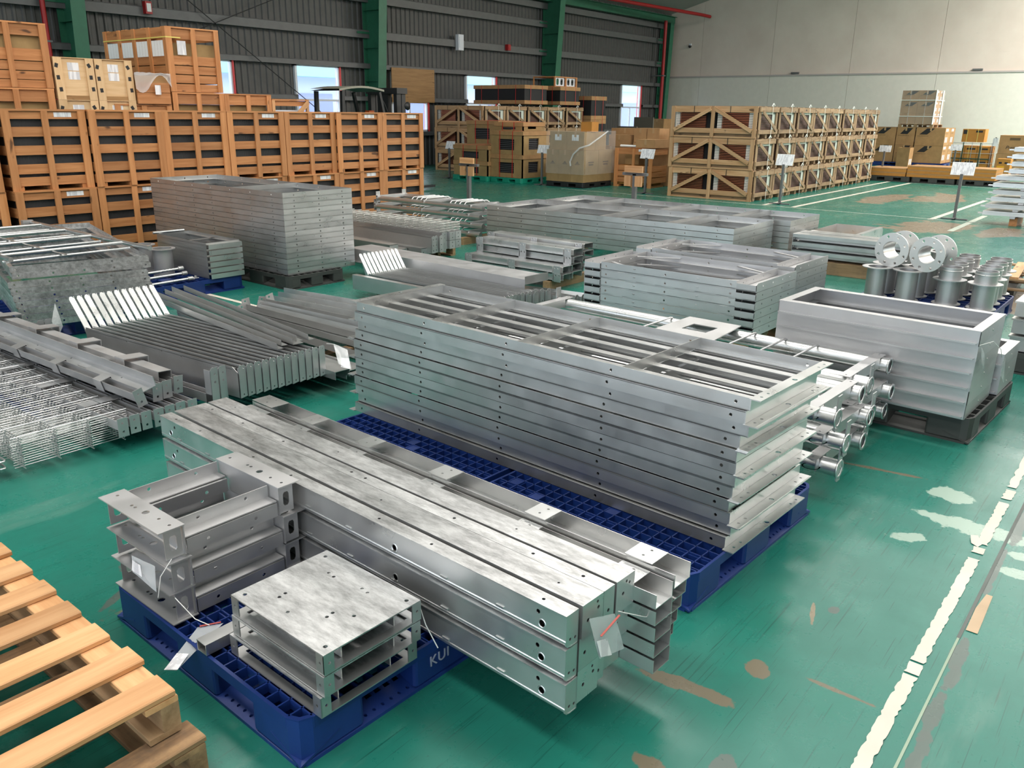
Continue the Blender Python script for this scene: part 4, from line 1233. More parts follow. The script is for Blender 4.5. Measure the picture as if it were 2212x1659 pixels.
for k, (x, y_) in enumerate(((8.72, 4.1), (8.68, 6.1), (9.95, 4.0), (9.95, 6.0))):
    wood_pallet('wooden pallet under the %s end of the %s long frame stack' % (('near', 'far')[k % 2], ('nearer', 'farther')[k // 2]), (x, y_, 0.0), 0, 0.98, 1.1, (GREYWOOD, GREYWOOD, GREYWOOD), 6, 0.139)
# small frames with a raised lip on the blue pallet at the left
def step_frame():
    t = thing('stepped_framework', '', 'frame')
    W_, L_, H_ = 0.37, 0.95, 0.058
    for x0, s_, nm in ((0, 1, 'front_rail'), (W_, -1, 'back_rail')):
        obj(nm, MB().box(min(x0, x0 + s_ * .004), max(x0, x0 + s_ * .004), 0, L_, 0, H_).box(min(x0, x0 + s_ * .05), max(x0, x0 + s_ * .05), 0.004, L_, 0.03, 0.033), GAL, t)
    obj('stepped_end', MB().sheet([(-0.045, 0.0), (-0.045, H_ * .72), (0.0, H_ * .74), (0.0, H_)], 0.003, 0.0, W_, 'x')
        .plate([(0.02, 0.006), (0.06, 0.006), (0.06, 0.03), (0.02, 0.03)], [(0.04, 0.018, 0.008)], (0, -0.0455, 0), (1, 0, 0), (0, 0, 1), 0.002)
        .plate([(0.30, 0.006), (0.34, 0.006), (0.34, 0.03), (0.30, 0.03)], [(0.32, 0.018, 0.008)], (0, -0.0455, 0), (1, 0, 0), (0, 0, 1), 0.002), GAL_B, t)
    obj('far_end', MB().box(0.004, W_ - .004, L_ - .004, L_, 0, H_), GAL, t)
    obj('cross_bar', MB().box(0.004, W_ - .004, L_ * .45, L_ * .45 + .05, 0.03, 0.033), GAL, t)
    return t
pile(step_frame(), (4.45, 7.43, 0.145), rad(-1), 6, 0.0585, lambda k: 'small frame with a stepped end, %s beside the tall block' % ordt(k, 6), 'small stepped frames')
t = thing('round_rod', 'round rod lying across the top of the small stepped frames', 'rod', (4.40, 8.33, 0.515), 0)
obj('shaft', MB().tube([(0, 0, 0), (0.34, -0.02, 0)], 0.014, 8), GAL_T, t)
# ------------------------------------------------------------------ left stack of frames, tube frame on top
def quad_rail(b, p, q, z0, z1, th_=0.005, lip=0.0):
    p, q = Vector((*p, 0)), Vector((*q, 0))
    d = (q - p).normalized()
    n = Vector((-d.y, d.x, 0))
    pts = [p, q, q + n * th_, p + n * th_]
    b.add([(v.x, v.y, z) for z in (z0, z1) for v in pts], [(3, 2, 1, 0), (4, 5, 6, 7), (0, 1, 5, 4), (1, 2, 6, 5), (2, 3, 7, 6), (3, 0, 4, 7)])
    if lip:
        pts = [p, q, q + n * lip, p + n * lip]
        b.add([(v.x, v.y, z) for z in (z0, z0 + 0.004) for v in pts], [(3, 2, 1, 0), (4, 5, 6, 7), (0, 1, 5, 4), (1, 2, 6, 5), (2, 3, 7, 6), (3, 0, 4, 7)])
    return b
def tube_frame():
    """angle rails round a ladder of round tubes"""
    t = thing('tube_framework', '', 'frame')
    W_, L_, H_ = 1.0, 2.45, 0.050
    hs = [(q, H_ * .5, 0.008) for q in (0.04, 0.28, 0.5, 0.72, 0.96)]
    obj('near_rail', MB().plate([(0.01, 0), (W_ - .01, 0), (W_, 0.01), (W_, H_ - 0.011), (W_ - .01, H_ - .001), (0.01, H_ - .001), (0, H_ - 0.011), (0, 0.01)], hs, (0, 0, 0), (1, 0, 0), (0, 0, 1), 0.004).box(0, W_, 0.004, 0.05, 0, 0.004), GAL_S, t)
    obj('far_rail', MB().box(0, W_, L_ - 0.004, L_, 0, H_).box(0, W_, L_ - 0.05, L_ - .004, 0, 0.004), GAL_S, t)
    for x in (0.0, W_):
        obj('side_rail', MB().box(x - (0.004 if x else 0), x + (0 if x else 0.004), 0.005, L_ - 0.005, 0.0, H_ * .8).box(x - (0.05 if x else 0), x + (0 if x else 0.05), 0.005, L_ - .005, 0, 0.004), GAL_S, t)
    return t
tf = tube_frame()
CP = (2.39, 6.80)
for k in range(9):
    lab = 'galvanised frame with drilled near rail, %s of the left stack' % ordt(k, 9)
    pos = (CP[0] + (0.07 if k < 2 else 0.0) + 0.006 * k, CP[1] + (0.06 if k < 2 else 0) - 0.010 * k, 0.143 + (8 - k) * 0.0505)
    if k == 0:
        tf.location, tf.rotation_euler = pos, (0, 0, rad(-15))
        tf['label'], tf['group'] = lab, 'frames of the left stack'
    else: dup(tf, pos, rad(-15 if k < 2 else -14), lab, 'frames of the left stack')
t = thing('tube_ladder', 'ladder of bright round tubes lying on top of the left frame stack', 'ladder', (2.5, 6.95, 0.615), rad(-1))
for x in (1.06, 0.05):
    obj('side_tube', MB().tube([(x, -0.12 if x > .5 else 0.1, 0), (x, 2.35, 0)], 0.019, 10), GAL_T, t)
for k, y_ in enumerate((0.35, 0.95, 1.5, 2.05)):
    obj('rung_tube', MB().tube([(0.05, y_ + .0, 0.0), (1.06, y_, 0.0)], 0.016, 10), GAL_T, t)
for k, y_ in enumerate((0.2, 0.75, 1.3, 1.85)):
    obj('lower_rung_tube', MB().tube([(0.02, y_, -0.03), (1.04, y_, -0.03)], 0.012, 8), GAL_T, t)
obj('corner_plate', MB().box(0.98, 1.08, 2.31, 2.37, -0.03, 0.024), GAL_M, t)
obj('middle_bar', MB().box(0.45, 0.47, 0.1, 2.33, -0.012, -0.006), GAL, t)
# rods, flange pipes and loose hooks on the same pallet
def shell(r1, r0, z0, z1, n):
    return MB().lathe([(r1, z0), (r1, z1)], n).lathe([(r0, z1), (r0, z0)], n).lathe([(r1, z1), (r0, z1)], n, False).lathe([(r0, z0), (r1, z0)], n, False)
def flange_pipe(label, loc, h, rp, rf, top='flange', collar=None, group=None, n=22):
    t = thing('flange_pipe', label, 'pipe', loc, 0, group)
    obj('pipe', shell(rp, rp - .006, .0072, h - .0005, n), GAL_M, t)
    obj('base_flange', MB().lathe([(rf * .86, 0.0), (rf * .86, 0.007), (rp, 0.007), (rp, 0.0)], n, False, True), GAL_M, t)
    if top == 'flange':
        obj('top_flange', MB().lathe([(rf, h - 0.007), (rf, h), (rp - 0.006, h), (rp - 0.006, h - 0.007)], n + 10, False, True), GAL_M, t)
    else:
        obj('middle_flange', MB().lathe([(rf, h - collar), (rf, h - collar + 0.007), (rp, h - collar + 0.007), (rp, h - collar)], n, False, True), GAL_M, t)
        obj('bead_ring', MB().lathe([(rp + 0.006, h - 0.032), (rp + 0.006, h - 0.026), (rp, h - 0.024), (rp, h - 0.034)], n, True, True), GAL_B, t)
    return t
flange_pipe('short flange pipe standing behind the round rods on the left blue pallet', (4.26, 7.92, 0.142), 0.275, 0.095, 0.125)
flange_pipe('flange pipe at the far left corner of the left blue pallet', (4.02, 8.30, 0.142), 0.29, 0.095, 0.125)
flange_pipe('flange pipe between the two others on the left blue pallet', (4.27, 8.33, 0.142), 0.27, 0.095, 0.125)
for k, (z, dy) in enumerate(((0.165, 0.0), (0.205, 0.10), (0.245, 0.16))):
    t = thing('round_rod', 'pale round rod on the left blue pallet, %s of three' % ('front', 'middle', 'rear')[k], 'rod', (3.62, 7.45 + dy, z), 0, 'rods on the left pallet')
    obj('shaft', MB().tube([(0, 0, 0), (0.63, 0.03, 0)], 0.014, 8), GAL_T, t)
    obj('end_cap', MB().lathe([(0, 0), (0.022, 0), (0.022, 0.05), (0, 0.05)], 10, False), GAL_M, t, (0.63, 0.03, 0.0), (0, PI / 2, 0))
for k in range(3):
    t = thing('bolt', 'small bright bolt on the blue pallet near the rods, %s' % NTH[k], 'bolt', (4.33 + 0.03 * k, 7.50 + 0.04 * k, 0.156), 0.6 * k, 'loose bolts')
    obj('shank', MB().tube([(0, 0, 0), (0.05, 0, 0)], 0.006, 6), GAL_B, t)
    obj('head', MB().tube([(-0.012, 0, 0), (0, 0, 0)], 0.012, 6), GAL_B, t)

# ------------------------------------------------------------------ bundles of bent channels
def bent_channel(L_, D_, fold=0.27, ang=50, pitch=0.052):
    """upright channel: long web, turned top edge, drilled plate on the near end, far end folded upwards"""
    t = thing('bent_channel', '', 'channel')
    w_ = pitch * 0.92
    obj('web', MB().plate([(0, 0.0), (L_, 0.0), (L_, D_), (0.06, D_), (0, D_ * .8)], [(0.55, D_ - .02, .006), (0.75, D_ - .02, .006), (L_ * .7, D_ - .02, .006)], (0.003, 0, 0), (0, 1, 0), (0, 0, 1), 0.003), GAL, t)
    obj('top_edge', MB().box(0.0, w_ * .62, 0.06, L_, D_ - 0.018, D_ - 0.015), GAL, t)
    obj('near_plate', MB().plate([(0, 0), (w_, 0.006), (w_, D_ * 1.02), (w_ * .8, D_ * 1.08), (w_ * .15, D_ * 1.08), (0, D_ * 1.0)], [(w_ * .7, D_ * 0.97, 0.005), (w_ * .5, 0.02, 0.005)], (0, -0.002, 0), (1, 0, 0), (0, 0, 1), 0.003)
        .box(0.0, 0.003, 0.0, 0.012, 0, D_), GAL_M, t)
    c_, s_ = math.cos(rad(ang)), math.sin(rad(ang))
    obj('folded_end', MB().plate([(0.001, 0), (w_ * .85, 0), (w_ * .85, fold - .02), (w_ * .6, fold), (0.012, fold), (0.001, fold - .02)], [], (0, L_, D_ - 0.02), (1, 0, 0), (0, c_, s_), 0.003)
        .plate([(0, -0.05), (fold, 0.0), (fold, -0.035), (0, -0.09)], [], (w_ * .88, L_, D_ - 0.02), (0, c_, s_), (0, -s_, c_), 0.003), GAL_B, t)
    return t
def bundle(p, base, rz, n, pitch, labf, group, dz=0.0, skip=()):
    c_, s_ = math.cos(rz), math.sin(rz)
    first = True
    for k in range(n):
        pos = (base[0] + c_ * pitch * k, base[1] + s_ * pitch * k, base[2] + dz * k)
        if first:
            p.location, p.rotation_euler = pos, (0, 0, rz)
            p['label'], p['group'] = labf(k), group
            first = False
        else: dup(p, pos, rz, labf(k), group)
bundle(bent_channel(1.62, 0.185), (2.60, 4.13, 0.125), rad(-1), 12, 0.0525, lambda k: 'bent channel with folded end, %s from the left in its bundle' % (NTH[k] if k < 11 else 'last'), 'bent channels of the left bundle')
for o in [o for o in bpy.data.objects if o.get('group') == 'bent channels of the left bundle']: o.rotation_euler = (0, 0, rad(4.6))
def u_bar(L_, hL, hR):
    t = thing('upright_bar', '', 'bar')
    obj('rail', MB().sheet([(0, 0.055), (0, 0), (0.045, 0), (0.045, 0.03)], 0.003, 0, L_), GAL_M, t)
    for y0, h in ((0.0, hR), (L_, hL)):
        obj('end_upright', MB().plate([(0, 0), (0.05, 0), (0.05, h), (0.012, h), (0, h - .015)], [(0.03, h - .04, .006), (0.028, h * .6, .007)], (0, y0, 0), (1, 0, 0), (0, 0, 1), 0.003)
            .box(0, 0.003, y0, y0 + .06, 0, h - .015), GAL_M, t)
    return t
bundle(u_bar(1.95, 0.20, 0.215), (2.435, 4.16, 0.125), rad(2.5), 2, 0.055, lambda k: 'low bar with upright drilled ends left of the bent channels, %s one' % ('outer', 'inner')[k], 'bars with upright ends')
for o in [o for o in bpy.data.objects if o.get('group') == 'bars with upright ends']: o.rotation_euler = (0, 0, rad(4.0))
# right part of that bundle: long thin angles and a wide bright channel on top
for k in range(5):
    t = thing('long_angle', 'long steel angle along the right side of the left bundle, %s from the bundle' % NTH[k], 'angle', (2.98 + 0.06 * k, 4.28 + 0.04 * (k % 2), 0.315 + 0.003 * k), rad(-6.5 - 0.6 * k), 'long angles on the left bundle')
    obj('flange', MB().box(0, 0.045 if k != 2 else 0.075, 0, 2.05, 0, 0.003), (GAL_B if k in (0, 3) else GAL), t)
    obj('upstand', MB().box(0, 0.003, 0, 2.05, 0.003, 0.04), GAL, t)
# ------------------------------------------------------------------ bars with drilled end plates at the left
def plate_bar(L_, mt=GAL_M, saddles=True, w_=0.056):
    t = thing('plate_bar', '', 'bar')
    obj('channel', MB().sheet([(0.0, 0.09), (0.0, 0.04), (w_ * .9, 0.04), (w_ * .9, 0.09)], 0.003, 0.005, L_), mt, t)
    obj('end_plate', MB().plate([(0, 0), (w_, 0), (w_, 0.102), (0, 0.102)], [(w_ * .5, 0.026, 0.007), (w_ * .45, 0.074, 0.006)], (0, 0, 0), (1, 0, 0), (0, 0, 1), 0.004), GAL_M, t)
    if saddles:
        y_ = 0.33
        while y_ < L_ - .1:
            obj('saddle', MB().sheet([(-0.004, 0.03), (-0.004, 0.094), (w_ + .002, 0.094), (w_ + .002, 0.03)], 0.003, y_, y_ + 0.085), mt, t)
            y_ += 0.52
    return t
pb = plate_bar(2.6)
for k in range(7):
    pos = (1.865 + 0.067 * k, 4.135 + 0.004 * (k % 3), 0.098)
    lab = 'bar with a drilled end plate, %s from the left in the bottom row' % NTH[k]
    if k == 0:
        pb.location, pb.rotation_euler = pos, (0, 0, rad(1.2))
        pb['label'], pb['group'] = lab, 'bars with end plates, bottom row'
    else: dup(pb, pos, rad(1.2), lab, 'bars with end plates, bottom row')
for k, (x, y_, z, ry, ln) in enumerate(((2.02, 4.20, 0.205, -0.25, 0), (2.125, 4.24, 0.203, 0.05, 0), (2.19, 4.25, 0.203, 0.02, 0), (2.27, 4.28, 0.206, 0.1, 0))):
    dup(pb, (x, y_, z), None, 'bar with a drilled end plate, %s from the left in the upper row' % NTH[k], 'bars with end plates, upper row', (0, ry, rad(1.5 + .3 * k)))
# flat-topped bars with raised cross saddles on top of them
def saddle_bar(L_):
    t = thing('saddle_bar', '', 'bar')
    obj('top_strip', MB().sheet([(0, -0.05), (0, 0), (0.075, 0), (0.075, -0.05)], 0.003, 0, L_), GAL_M, t)
    y_ = 0.30
    while y_ < L_ - .2:
        obj('saddle', MB().sheet([(-0.035, -0.035), (-0.035, 0.022), (0.11, 0.022), (0.11, -0.035)], 0.004, y_, y_ + 0.10), GAL_M, t)
        y_ += 0.55
    return t
sdl = saddle_bar(2.35)
sdl.location, sdl.rotation_euler = (2.22, 4.33, 0.335), (0, rad(4), rad(1.5))
sdl['label'], sdl['group'] = 'flat grey bar with four raised cross saddles, the upper one', 'saddle bars'
dup(sdl, (2.10, 4.55, 0.275), None, 'flat grey bar with raised cross saddles, the lower one beside the wire mesh', 'saddle bars', (0, rad(-6), rad(1.2)))
t = thing('v_angle', 'long steel angle lying open upwards on the bars with end plates', 'angle', (2.075, 4.20, 0.295), 0, rot=(0, rad(-14), rad(0.8)))
obj('flange', MB().plate([(0, 0), (0.09, 0), (0.09, 2.1), (0, 2.1)], [(0.05, .3, .006), (0.05, 0.9, .006), (.05, 1.35, .006)], (-0.03, 0, 0.0), (1, 0, 0), (0, 1, 0), 0.004), GAL_M, t)
obj('upstand', MB().box(0.056, 0.06, 0, 2.1, 0, 0.055), GAL_M, t)

# ------------------------------------------------------------------ welded wire mesh sheets
def mesh_sheet(W_, L_, px, py, r, nside=6, name='wire_mesh_sheet', mt=None):
    t = thing(name, '', 'mesh')
    b = MB()
    n = int(L_ / py)
    for k in range(n + 1):
        b.tube([(0, k * py, 0), (W_, k * py, 0)], r, nside)
    obj('cross_wires', b, mt or GAL_B, t)
    b = MB()
    m_ = int((W_ - .08) / px)
    for k in range(m_ + 1):
        x = 0.04 + k * (W_ - .08) / m_
        b.tube([(x, -0.03, -r * 1.8), (x, L_ - 0.02, -r * 1.8)], r * 1.05, nside)
    obj('long_wires', b, mt or GAL_B, t)
    return t
ms = mesh_sheet(0.585, 2.1, 0.168, 0.1585, 0.0031)
rr = random.Random(9)
for k in range(13):
    pos = (1.385 + .006 * rr.random(), 4.245 + 0.006 * rr.random(), 0.052 + k * 0.0127)
    lab = 'sheet of welded wire mesh, %s of the stack at the left edge' % ordt(12 - k, 13)
    if k == 0:
        ms.location, ms.rotation_euler = pos, (0, 0, rad(0.2))
        ms['label'], ms['group'] = lab, 'wire mesh sheets at the left edge'
    else: dup(ms, pos, rad(0.2 + .12 * (rr.random() - .5)), lab, 'wire mesh sheets at the left edge')
for k, y_ in enumerate((4.75, 5.7)):
    tt = thing('wooden_bearer', 'wooden bearer under the wire mesh sheets, %s one' % ('near', 'far')[k], 'timber', (1.20, y_, 0))
    board('beam', 0.75, 0.09, 0.042, GREYWOOD, tt, (0.40, 0.045, 0.0215))
def hook_rod():
    t = thing('hook_rod', '', 'rod')
    pts = [(0, 1.6, 0), (0, 0.10, 0)] + [(0.016 - 0.016 * math.cos(a), 0.10 - 0.10 * (a / PI) - 0.0 + 0.02 * math.sin(a) * -1, 0) for a in [PI * q / 8 for q in range(1, 9)]]
    pts = [(0, 1.6, 0), (0, 0.03, 0)] + [(0.014 - 0.014 * math.cos(a), 0.03 - 0.03 * math.sin(a), 0) for a in [PI * q / 8 for q in range(1, 9)]] + [(0.028, 0.11, 0)]
    obj('rod', MB().tube(pts, 0.0055, 8), GAL_B, t)
    return t
hk = hook_rod()
for k in range(9):
    pos = (1.22 + 0.034 * (k % 4) + .01 * (k // 4), 4.24 + 0.02 * (k % 3), 0.05 + 0.028 * (k // 4) + 0.006 * (k % 4))
    lab = 'steel rod with a hooked end beside the wire mesh at the left edge'
    if k == 0:
        hk.location = pos
        hk['label'], hk['group'] = lab, 'hooked rods'
    else: dup(hk, pos, 0.03 * (k % 3 - 1), lab, 'hooked rods')

# ------------------------------------------------------------------ fan of long angles with end plates in the middle
def fan_angle(L_, w_, plate=True, mt=GAL):
    t = thing('long_angle', '', 'angle')
    obj('flange', MB().box(0, w_, -L_, 0, 0, 0.003), mt, t)
    obj('upstand', MB().box(0, 0.003, -L_, 0, 0.003, 0.055), mt, t)
    if plate:
        obj('end_plate', MB().plate([(0, -0.012), (0.075, -0.012), (0.075, 0.085), (0, 0.085)], [(0.03, 0.062, 0.009), (0.045, 0.015, 0.009)], (0, -0.004, 0), (1, 0, 0), (0, 0, 1), 0.004), GAL_M, t)
    return t
fa, fb = fan_angle(1.75, 0.085), fan_angle(1.95, 0.15, False, GAL_B)
FAN = [(3.66, 5.98, 0.06, -1, 0), (3.73, 5.95, 0.10, 1, 0.2), (3.80, 5.92, 0.13, 3, -0.3), (3.86, 5.98, 0.16, 3.5, -.1), (3.93, 5.90, 0.155, 5.5, 0.35), (4.0, 5.97, 0.165, 6, .2), (4.07, 5.93, 0.17, 7, -.2)]
for k, (x, y_, z, dz, ry) in enumerate(FAN):
    lab = 'long angle with a drilled end plate, %s from the left in the middle fan' % NTH[k]
    if k == 0:
        fa.location, fa.rotation_euler = (x, y_, z), (0, ry, rad(dz - 4))
        fa['label'], fa['group'] = lab, 'angles of the middle fan'
    else: dup(fa, (x, y_, z), None, lab, 'angles of the middle fan', (0, ry, rad(dz - 4)))
for k in range(4):
    pos, rz = (4.12 + 0.10 * k, 6.03 + 0.05 * k, 0.14 + 0.012 * k), rad(3 + 1.2 * k)
    lab = 'wide bright flat section, %s from the left in the middle fan' % NTH[k]
    if k == 0:
        fb.location, fb.rotation_euler = pos, (0, 0.06, rz)
        fb['label'], fb['group'] = lab, 'wide sections of the middle fan'
    else: dup(fb, pos, None, lab, 'wide sections of the middle fan', (0, 0.06, rz))
for k in range(4):
    t = thing('thin_bar', 'thin flat bar beside the middle fan, %s from the left' % NTH[k], 'bar', (3.12 + .05 * k, 4.25 + .03 * k, 0.10 + .03 * k), rad(-8 + k), 'flat bars left of the fan')
    obj('strip', MB().box(0, 0.045, 0, 1.95, 0, 0.004).box(0, 0.004, 0, 1.95, 0.004, 0.05), GAL, t)
for k in range(3):
    t = thing('low_channel', 'low open channel between bent channels and tall stack, %s' % ('upper', 'middle', 'lower')[k], 'channel', (3.22 + 0.13 * k, 4.02 + .05 * k, 0.11 - 0.035 * k), rad(-2 + k), 'low channels')
    obj('body', MB().sheet([(0, 0), (0, 0.05), (0.11, 0.05), (0.11, 0.0)], 0.003, 0, 1.7), GAL, t)
bag('white paper tag in a clear bag at the right end of the bent channel bundle', [(3.28, 4.10, .325), (3.35, 4.05, .28), (3.25, 3.90, .20), (3.19, 3.95, .24)], [(3.24, 4.12, .33), (3.27, 4.10, .325), (3.3, 4.07, .31)], [(3.26, 4.0, .255), (3.30, 3.98, .245), (3.24, 3.90, .205), (3.20, 3.94, .22)])
bag('pale clear bag hanging from the left end of the bent channel bundle', [(2.50, 6.25, .40), (2.36, 6.0, .33), (2.36, 5.92, .24), (2.47, 6.1, .26)], None)
for k, (x, y_) in enumerate(((3.1, 4.7), (3.1, 5.6))):
    tt = thing('wooden_bearer', 'wooden bearer under the middle fan, %s one' % ('near', 'far')[k], 'timber', (x, y_, 0))
    board('beam', 1.3, 0.09, 0.045, GREYWOOD, tt, (0.65, 0.045, 0.0225))

# ------------------------------------------------------------------ second bundle of bent channels with a big channel on its side
bundle(bent_channel(1.72, 0.15, 0.24, 55), (5.36, 4.42, 0.08), rad(-1), 10, 0.052, lambda k: 'bright folded channel, %s from the left in the middle bundle' % NTH[k], 'bent channels of the middle bundle')
t = thing('side_plate_channel', 'low channel along the left side of the middle bent channel bundle', 'channel', (5.28, 4.5, 0.08), 0)
obj('web', MB().box(0, 0.004, 0, 1.75, 0, 0.14), GAL, t)
obj('flange', MB().box(0.004, 0.06, 0, 1.75, 0.136, 0.14), GAL, t)
t = thing('big_channel', 'big dull grey channel lying on the right side of the middle bundle', 'channel', (5.885, 4.58, 0.175), rad(-3))
obj('web', MB().box(0.0, 0.004, 0, 2.6, 0, 0.125), GAL_M, t)
obj('top_flange', MB().box(0.0, 0.33, 0, 2.6, 0.125, 0.129), GAL_M, t)
obj('end_flange', MB().box(0.0, 0.33, -0.004, 0, 0.08, 0.155), GAL_M, t)
obj('lower_ledge', MB().box(-0.06, 0.0, 0.02, 2.6, 0.0, 0.004), GAL, t)
obj('foot', MB().box(0.05, 0.30, 0.3, 0.36, -0.175, 0.0).box(0.05, 0.30, 2.2, 2.26, -0.175, 0), GREYWOOD, t)
for k in range(9):
    x = 5.60 + 0.062 * k
    t = thing('drilled_plate_bar', 'drilled channel end under the big channel, %s from the left' % NTH[k], 'bar', (x, 4.40 - 0.03 * (k % 3) - (0.25 if k > 5 else 0), 0.10 - (.05 if k > 5 else 0)), rad(-2), 'channel ends under the big channel')
    obj('end_plate', MB().plate([(0, 0), (0.056, 0), (0.056, 0.13), (0.04, 0.15), (0.012, 0.15), (0, 0.135)], [(0.03, 0.125, 0.007), (0.03, 0.04, 0.006)], (0, 0, 0), (1, 0, 0), (0, 0, 1), 0.003), GAL_M, t)
    obj('web', MB().box(0, 0.003, 0, .16 if k < 6 else .5, 0, 0.13), GAL, t)
t = thing('tilted_plate_bar', 'drilled flat plate bar leaning up at the right end of the middle bundle', 'bar', (6.36, 4.02, 0.06), rad(8), rot=(0, rad(20), rad(8)))
obj('plate', MB().plate([(0, 0), (0.07, 0), (0.07, 0.22), (0.05, 0.25), (0.0, 0.25)], [(0.035, 0.2, 0.01), (0.035, 0.14, 0.01), (0.035, 0.07, 0.008)], (0, 0, 0), (1, 0, 0), (0, 0, 1), 0.005), GAL_M, t)
obj('web', MB().box(0, 0.003, 0, 1.0, 0, 0.1), GAL, t)
bag('crumpled white bag among the channel ends of the middle bundle', [(6.05, 4.36, .17), (6.14, 4.34, .14), (6.18, 4.3, .06), (6.08, 4.32, .08)], None)

# ------------------------------------------------------------------ bracketed rails in terraces
def bracket_rail(L_=1.32):
    t = thing('bracket_rail', '', 'rail')
    obj('rail', MB().sheet([(0.0, 0.012), (0.0, 0.066), (0.012, 0.072), (0.16, 0.072), (0.16, 0.012)], 0.003, 0, L_), GAL_B, t)
    obj('ledge', MB().box(-0.05, 0.0, 0.02, L_ - .02, 0.012, 0.016), GAL_B, t)
    for y_ in (0.0, L_ * .46, L_ - 0.09):
        obj('bracket', MB().plate([(-0.085, 0.0), (0.0, 0.0), (0.0, 0.086), (-0.085, 0.086)], [(-0.065, 0.066, 0.009), (-0.022, 0.066, 0.009)], (-0.052, y_ + .0, 0), (0, -1, 0), (0, 0, 1), 0.004)
            .plate([(0, 0), (0.05, 0), (0.05, .07), (0, .07)], [(.025, .02, .006), (.025, .05, .006)], (-0.05, y_ + .1, 0.002), (1, 0, 0), (0, 0, 1), .004), GAL_M, t)
    return t
br = bracket_rail()
first = True
for c_, (x, y_, z0, n) in enumerate(((6.92, 4.88, 0.09, 2), (7.12, 4.90, 0.09, 4), (7.36, 4.93, 0.12, 4))):
    for k in range(n):
        pos = (x + 0.006 * k, y_ + .012 * (k % 2), z0 + 0.077 * k)
        lab = 'bright rail with drilled brackets, %s of the %s terrace' % (ordt(n - 1 - k, n), ('front', 'middle', 'rear')[c_])
        if first:
            br.location, br.rotation_euler = pos, (0, 0, rad(-1))
            br['label'], br['group'] = lab, 'bracketed rails'
            first = False
        else: dup(br, pos, rad(-1), lab, 'bracketed rails')
for k, y_ in enumerate((5.0, 5.9)):
    tt = thing('wooden_bearer', 'wooden bearer under the bracketed rails, %s one' % ('near', 'far')[k], 'timber', (6.85, y_, 0))
    board('beam', 0.8, 0.09, 0.085, GREYWOOD, tt, (0.4, 0.045, 0.043))

# ------------------------------------------------------------------ small mesh baskets on square tubes, at the back
sq = thing('square_tube', '', 'tube')
q = MB()
for a in ((0, .1, 0, .004), (0, .1, .096, .1), (0, .004, .004, .096), (.096, .1, .004, .096)): q.box(a[0], a[1], 0, 2.1, a[2], a[3])
obj('wall', q, GAL_M, sq)
obj('end_plate', MB().plate([(0, 0), (.1, 0), (.1, .1), (0, .1)], [(.05, .03, .006), (.05, .075, .006)], (0, -0.001, 0), (1, 0, 0), (0, 0, 1), .003), GAL_M, sq)
first = True
for r in range(2):
    for k in range(3):
        pos = (7.30 + .105 * k, 6.93 + .03 * (k == 0) , 0.155 + .104 * r)
        lab = 'square steel tube under the mesh baskets, %s row, %s from the left' % (('lower', 'upper')[r], NTH[k])
        if first:
            sq.location = pos
            sq['label'], sq['group'] = lab, 'square tubes under the baskets'
            first = False
        else: dup(sq, pos, 0, lab, 'square tubes under the baskets')
bk = mesh_sheet(0.36, 1.95, 0.075, 0.15, 0.004, 5, 'wire_mesh_mat', m_plain('pale_zinc_wire', (0.70, 0.70, 0.67), 0.4, 0.6))
for k in range(7):
    pos = (7.26 + .004 * (k % 3), 6.96 + .01 * (k % 2), 0.376 + .0155 * k)
    lab = 'pale wire mesh mat, %s of the stack on square tubes' % ordt(6 - k, 7)
    if k == 0:
        bk.location = pos
        bk['label'], bk['group'] = lab, 'pale wire mesh panels'
    else: dup(bk, pos, 0, lab, 'pale wire mesh panels')
wood_pallet('dark wooden pallet under the square tubes at the back', (7.2, 7.2, 0), 0, 0.6, 1.1, (GREYWOOD, GREYWOOD, GREYWOOD), 6, 0.15)
for k in range(5):
    t = thing('stacked_channel', 'dull channel beside the square tubes at the back, %s from the left' % NTH[k], 'channel', (6.55 + .13 * (k % 4), 6.95 + .12 * (k % 3), 0.10 + .09 * (k // 4) + .02 * (k % 2)), rad(-2), 'dull channels at the back')
    obj('body', MB().sheet([(0, 0), (0, 0.09), (0.12, 0.09), (0.12, 0.0)], 0.004, 0, 1.9), GAL, t)
    obj('end_plate', MB().plate([(0, -.01), (.12, -.01), (.12, .085), (0, .085)], [(.03, .04, .008), (.09, .04, .008)], (0, 0, 0), (1, 0, 0), (0, 0, 1), .004), GAL_M, t)
for k in range(4):
    t = thing('drilled_angle_bar', 'drilled channel end before the square tubes, %s from the left' % NTH[k], 'bar', (7.02 + .068 * k, 6.86 + .02 * (k % 2), 0.15), rad(-3), 'drilled channel ends at the back')
    obj('end_plate', MB().plate([(0, 0), (.06, 0), (.06, .18), (.035, .205), (0, .19)], [(.03, .03, .007), (.03, .16, .007), (.03, .09, .006)], (0, 0, 0), (1, 0, 0), (0, 0, 1), .004), GAL_M, t)
    obj('web', MB().box(0, .004, 0, 1.5, 0, .18), GAL, t)

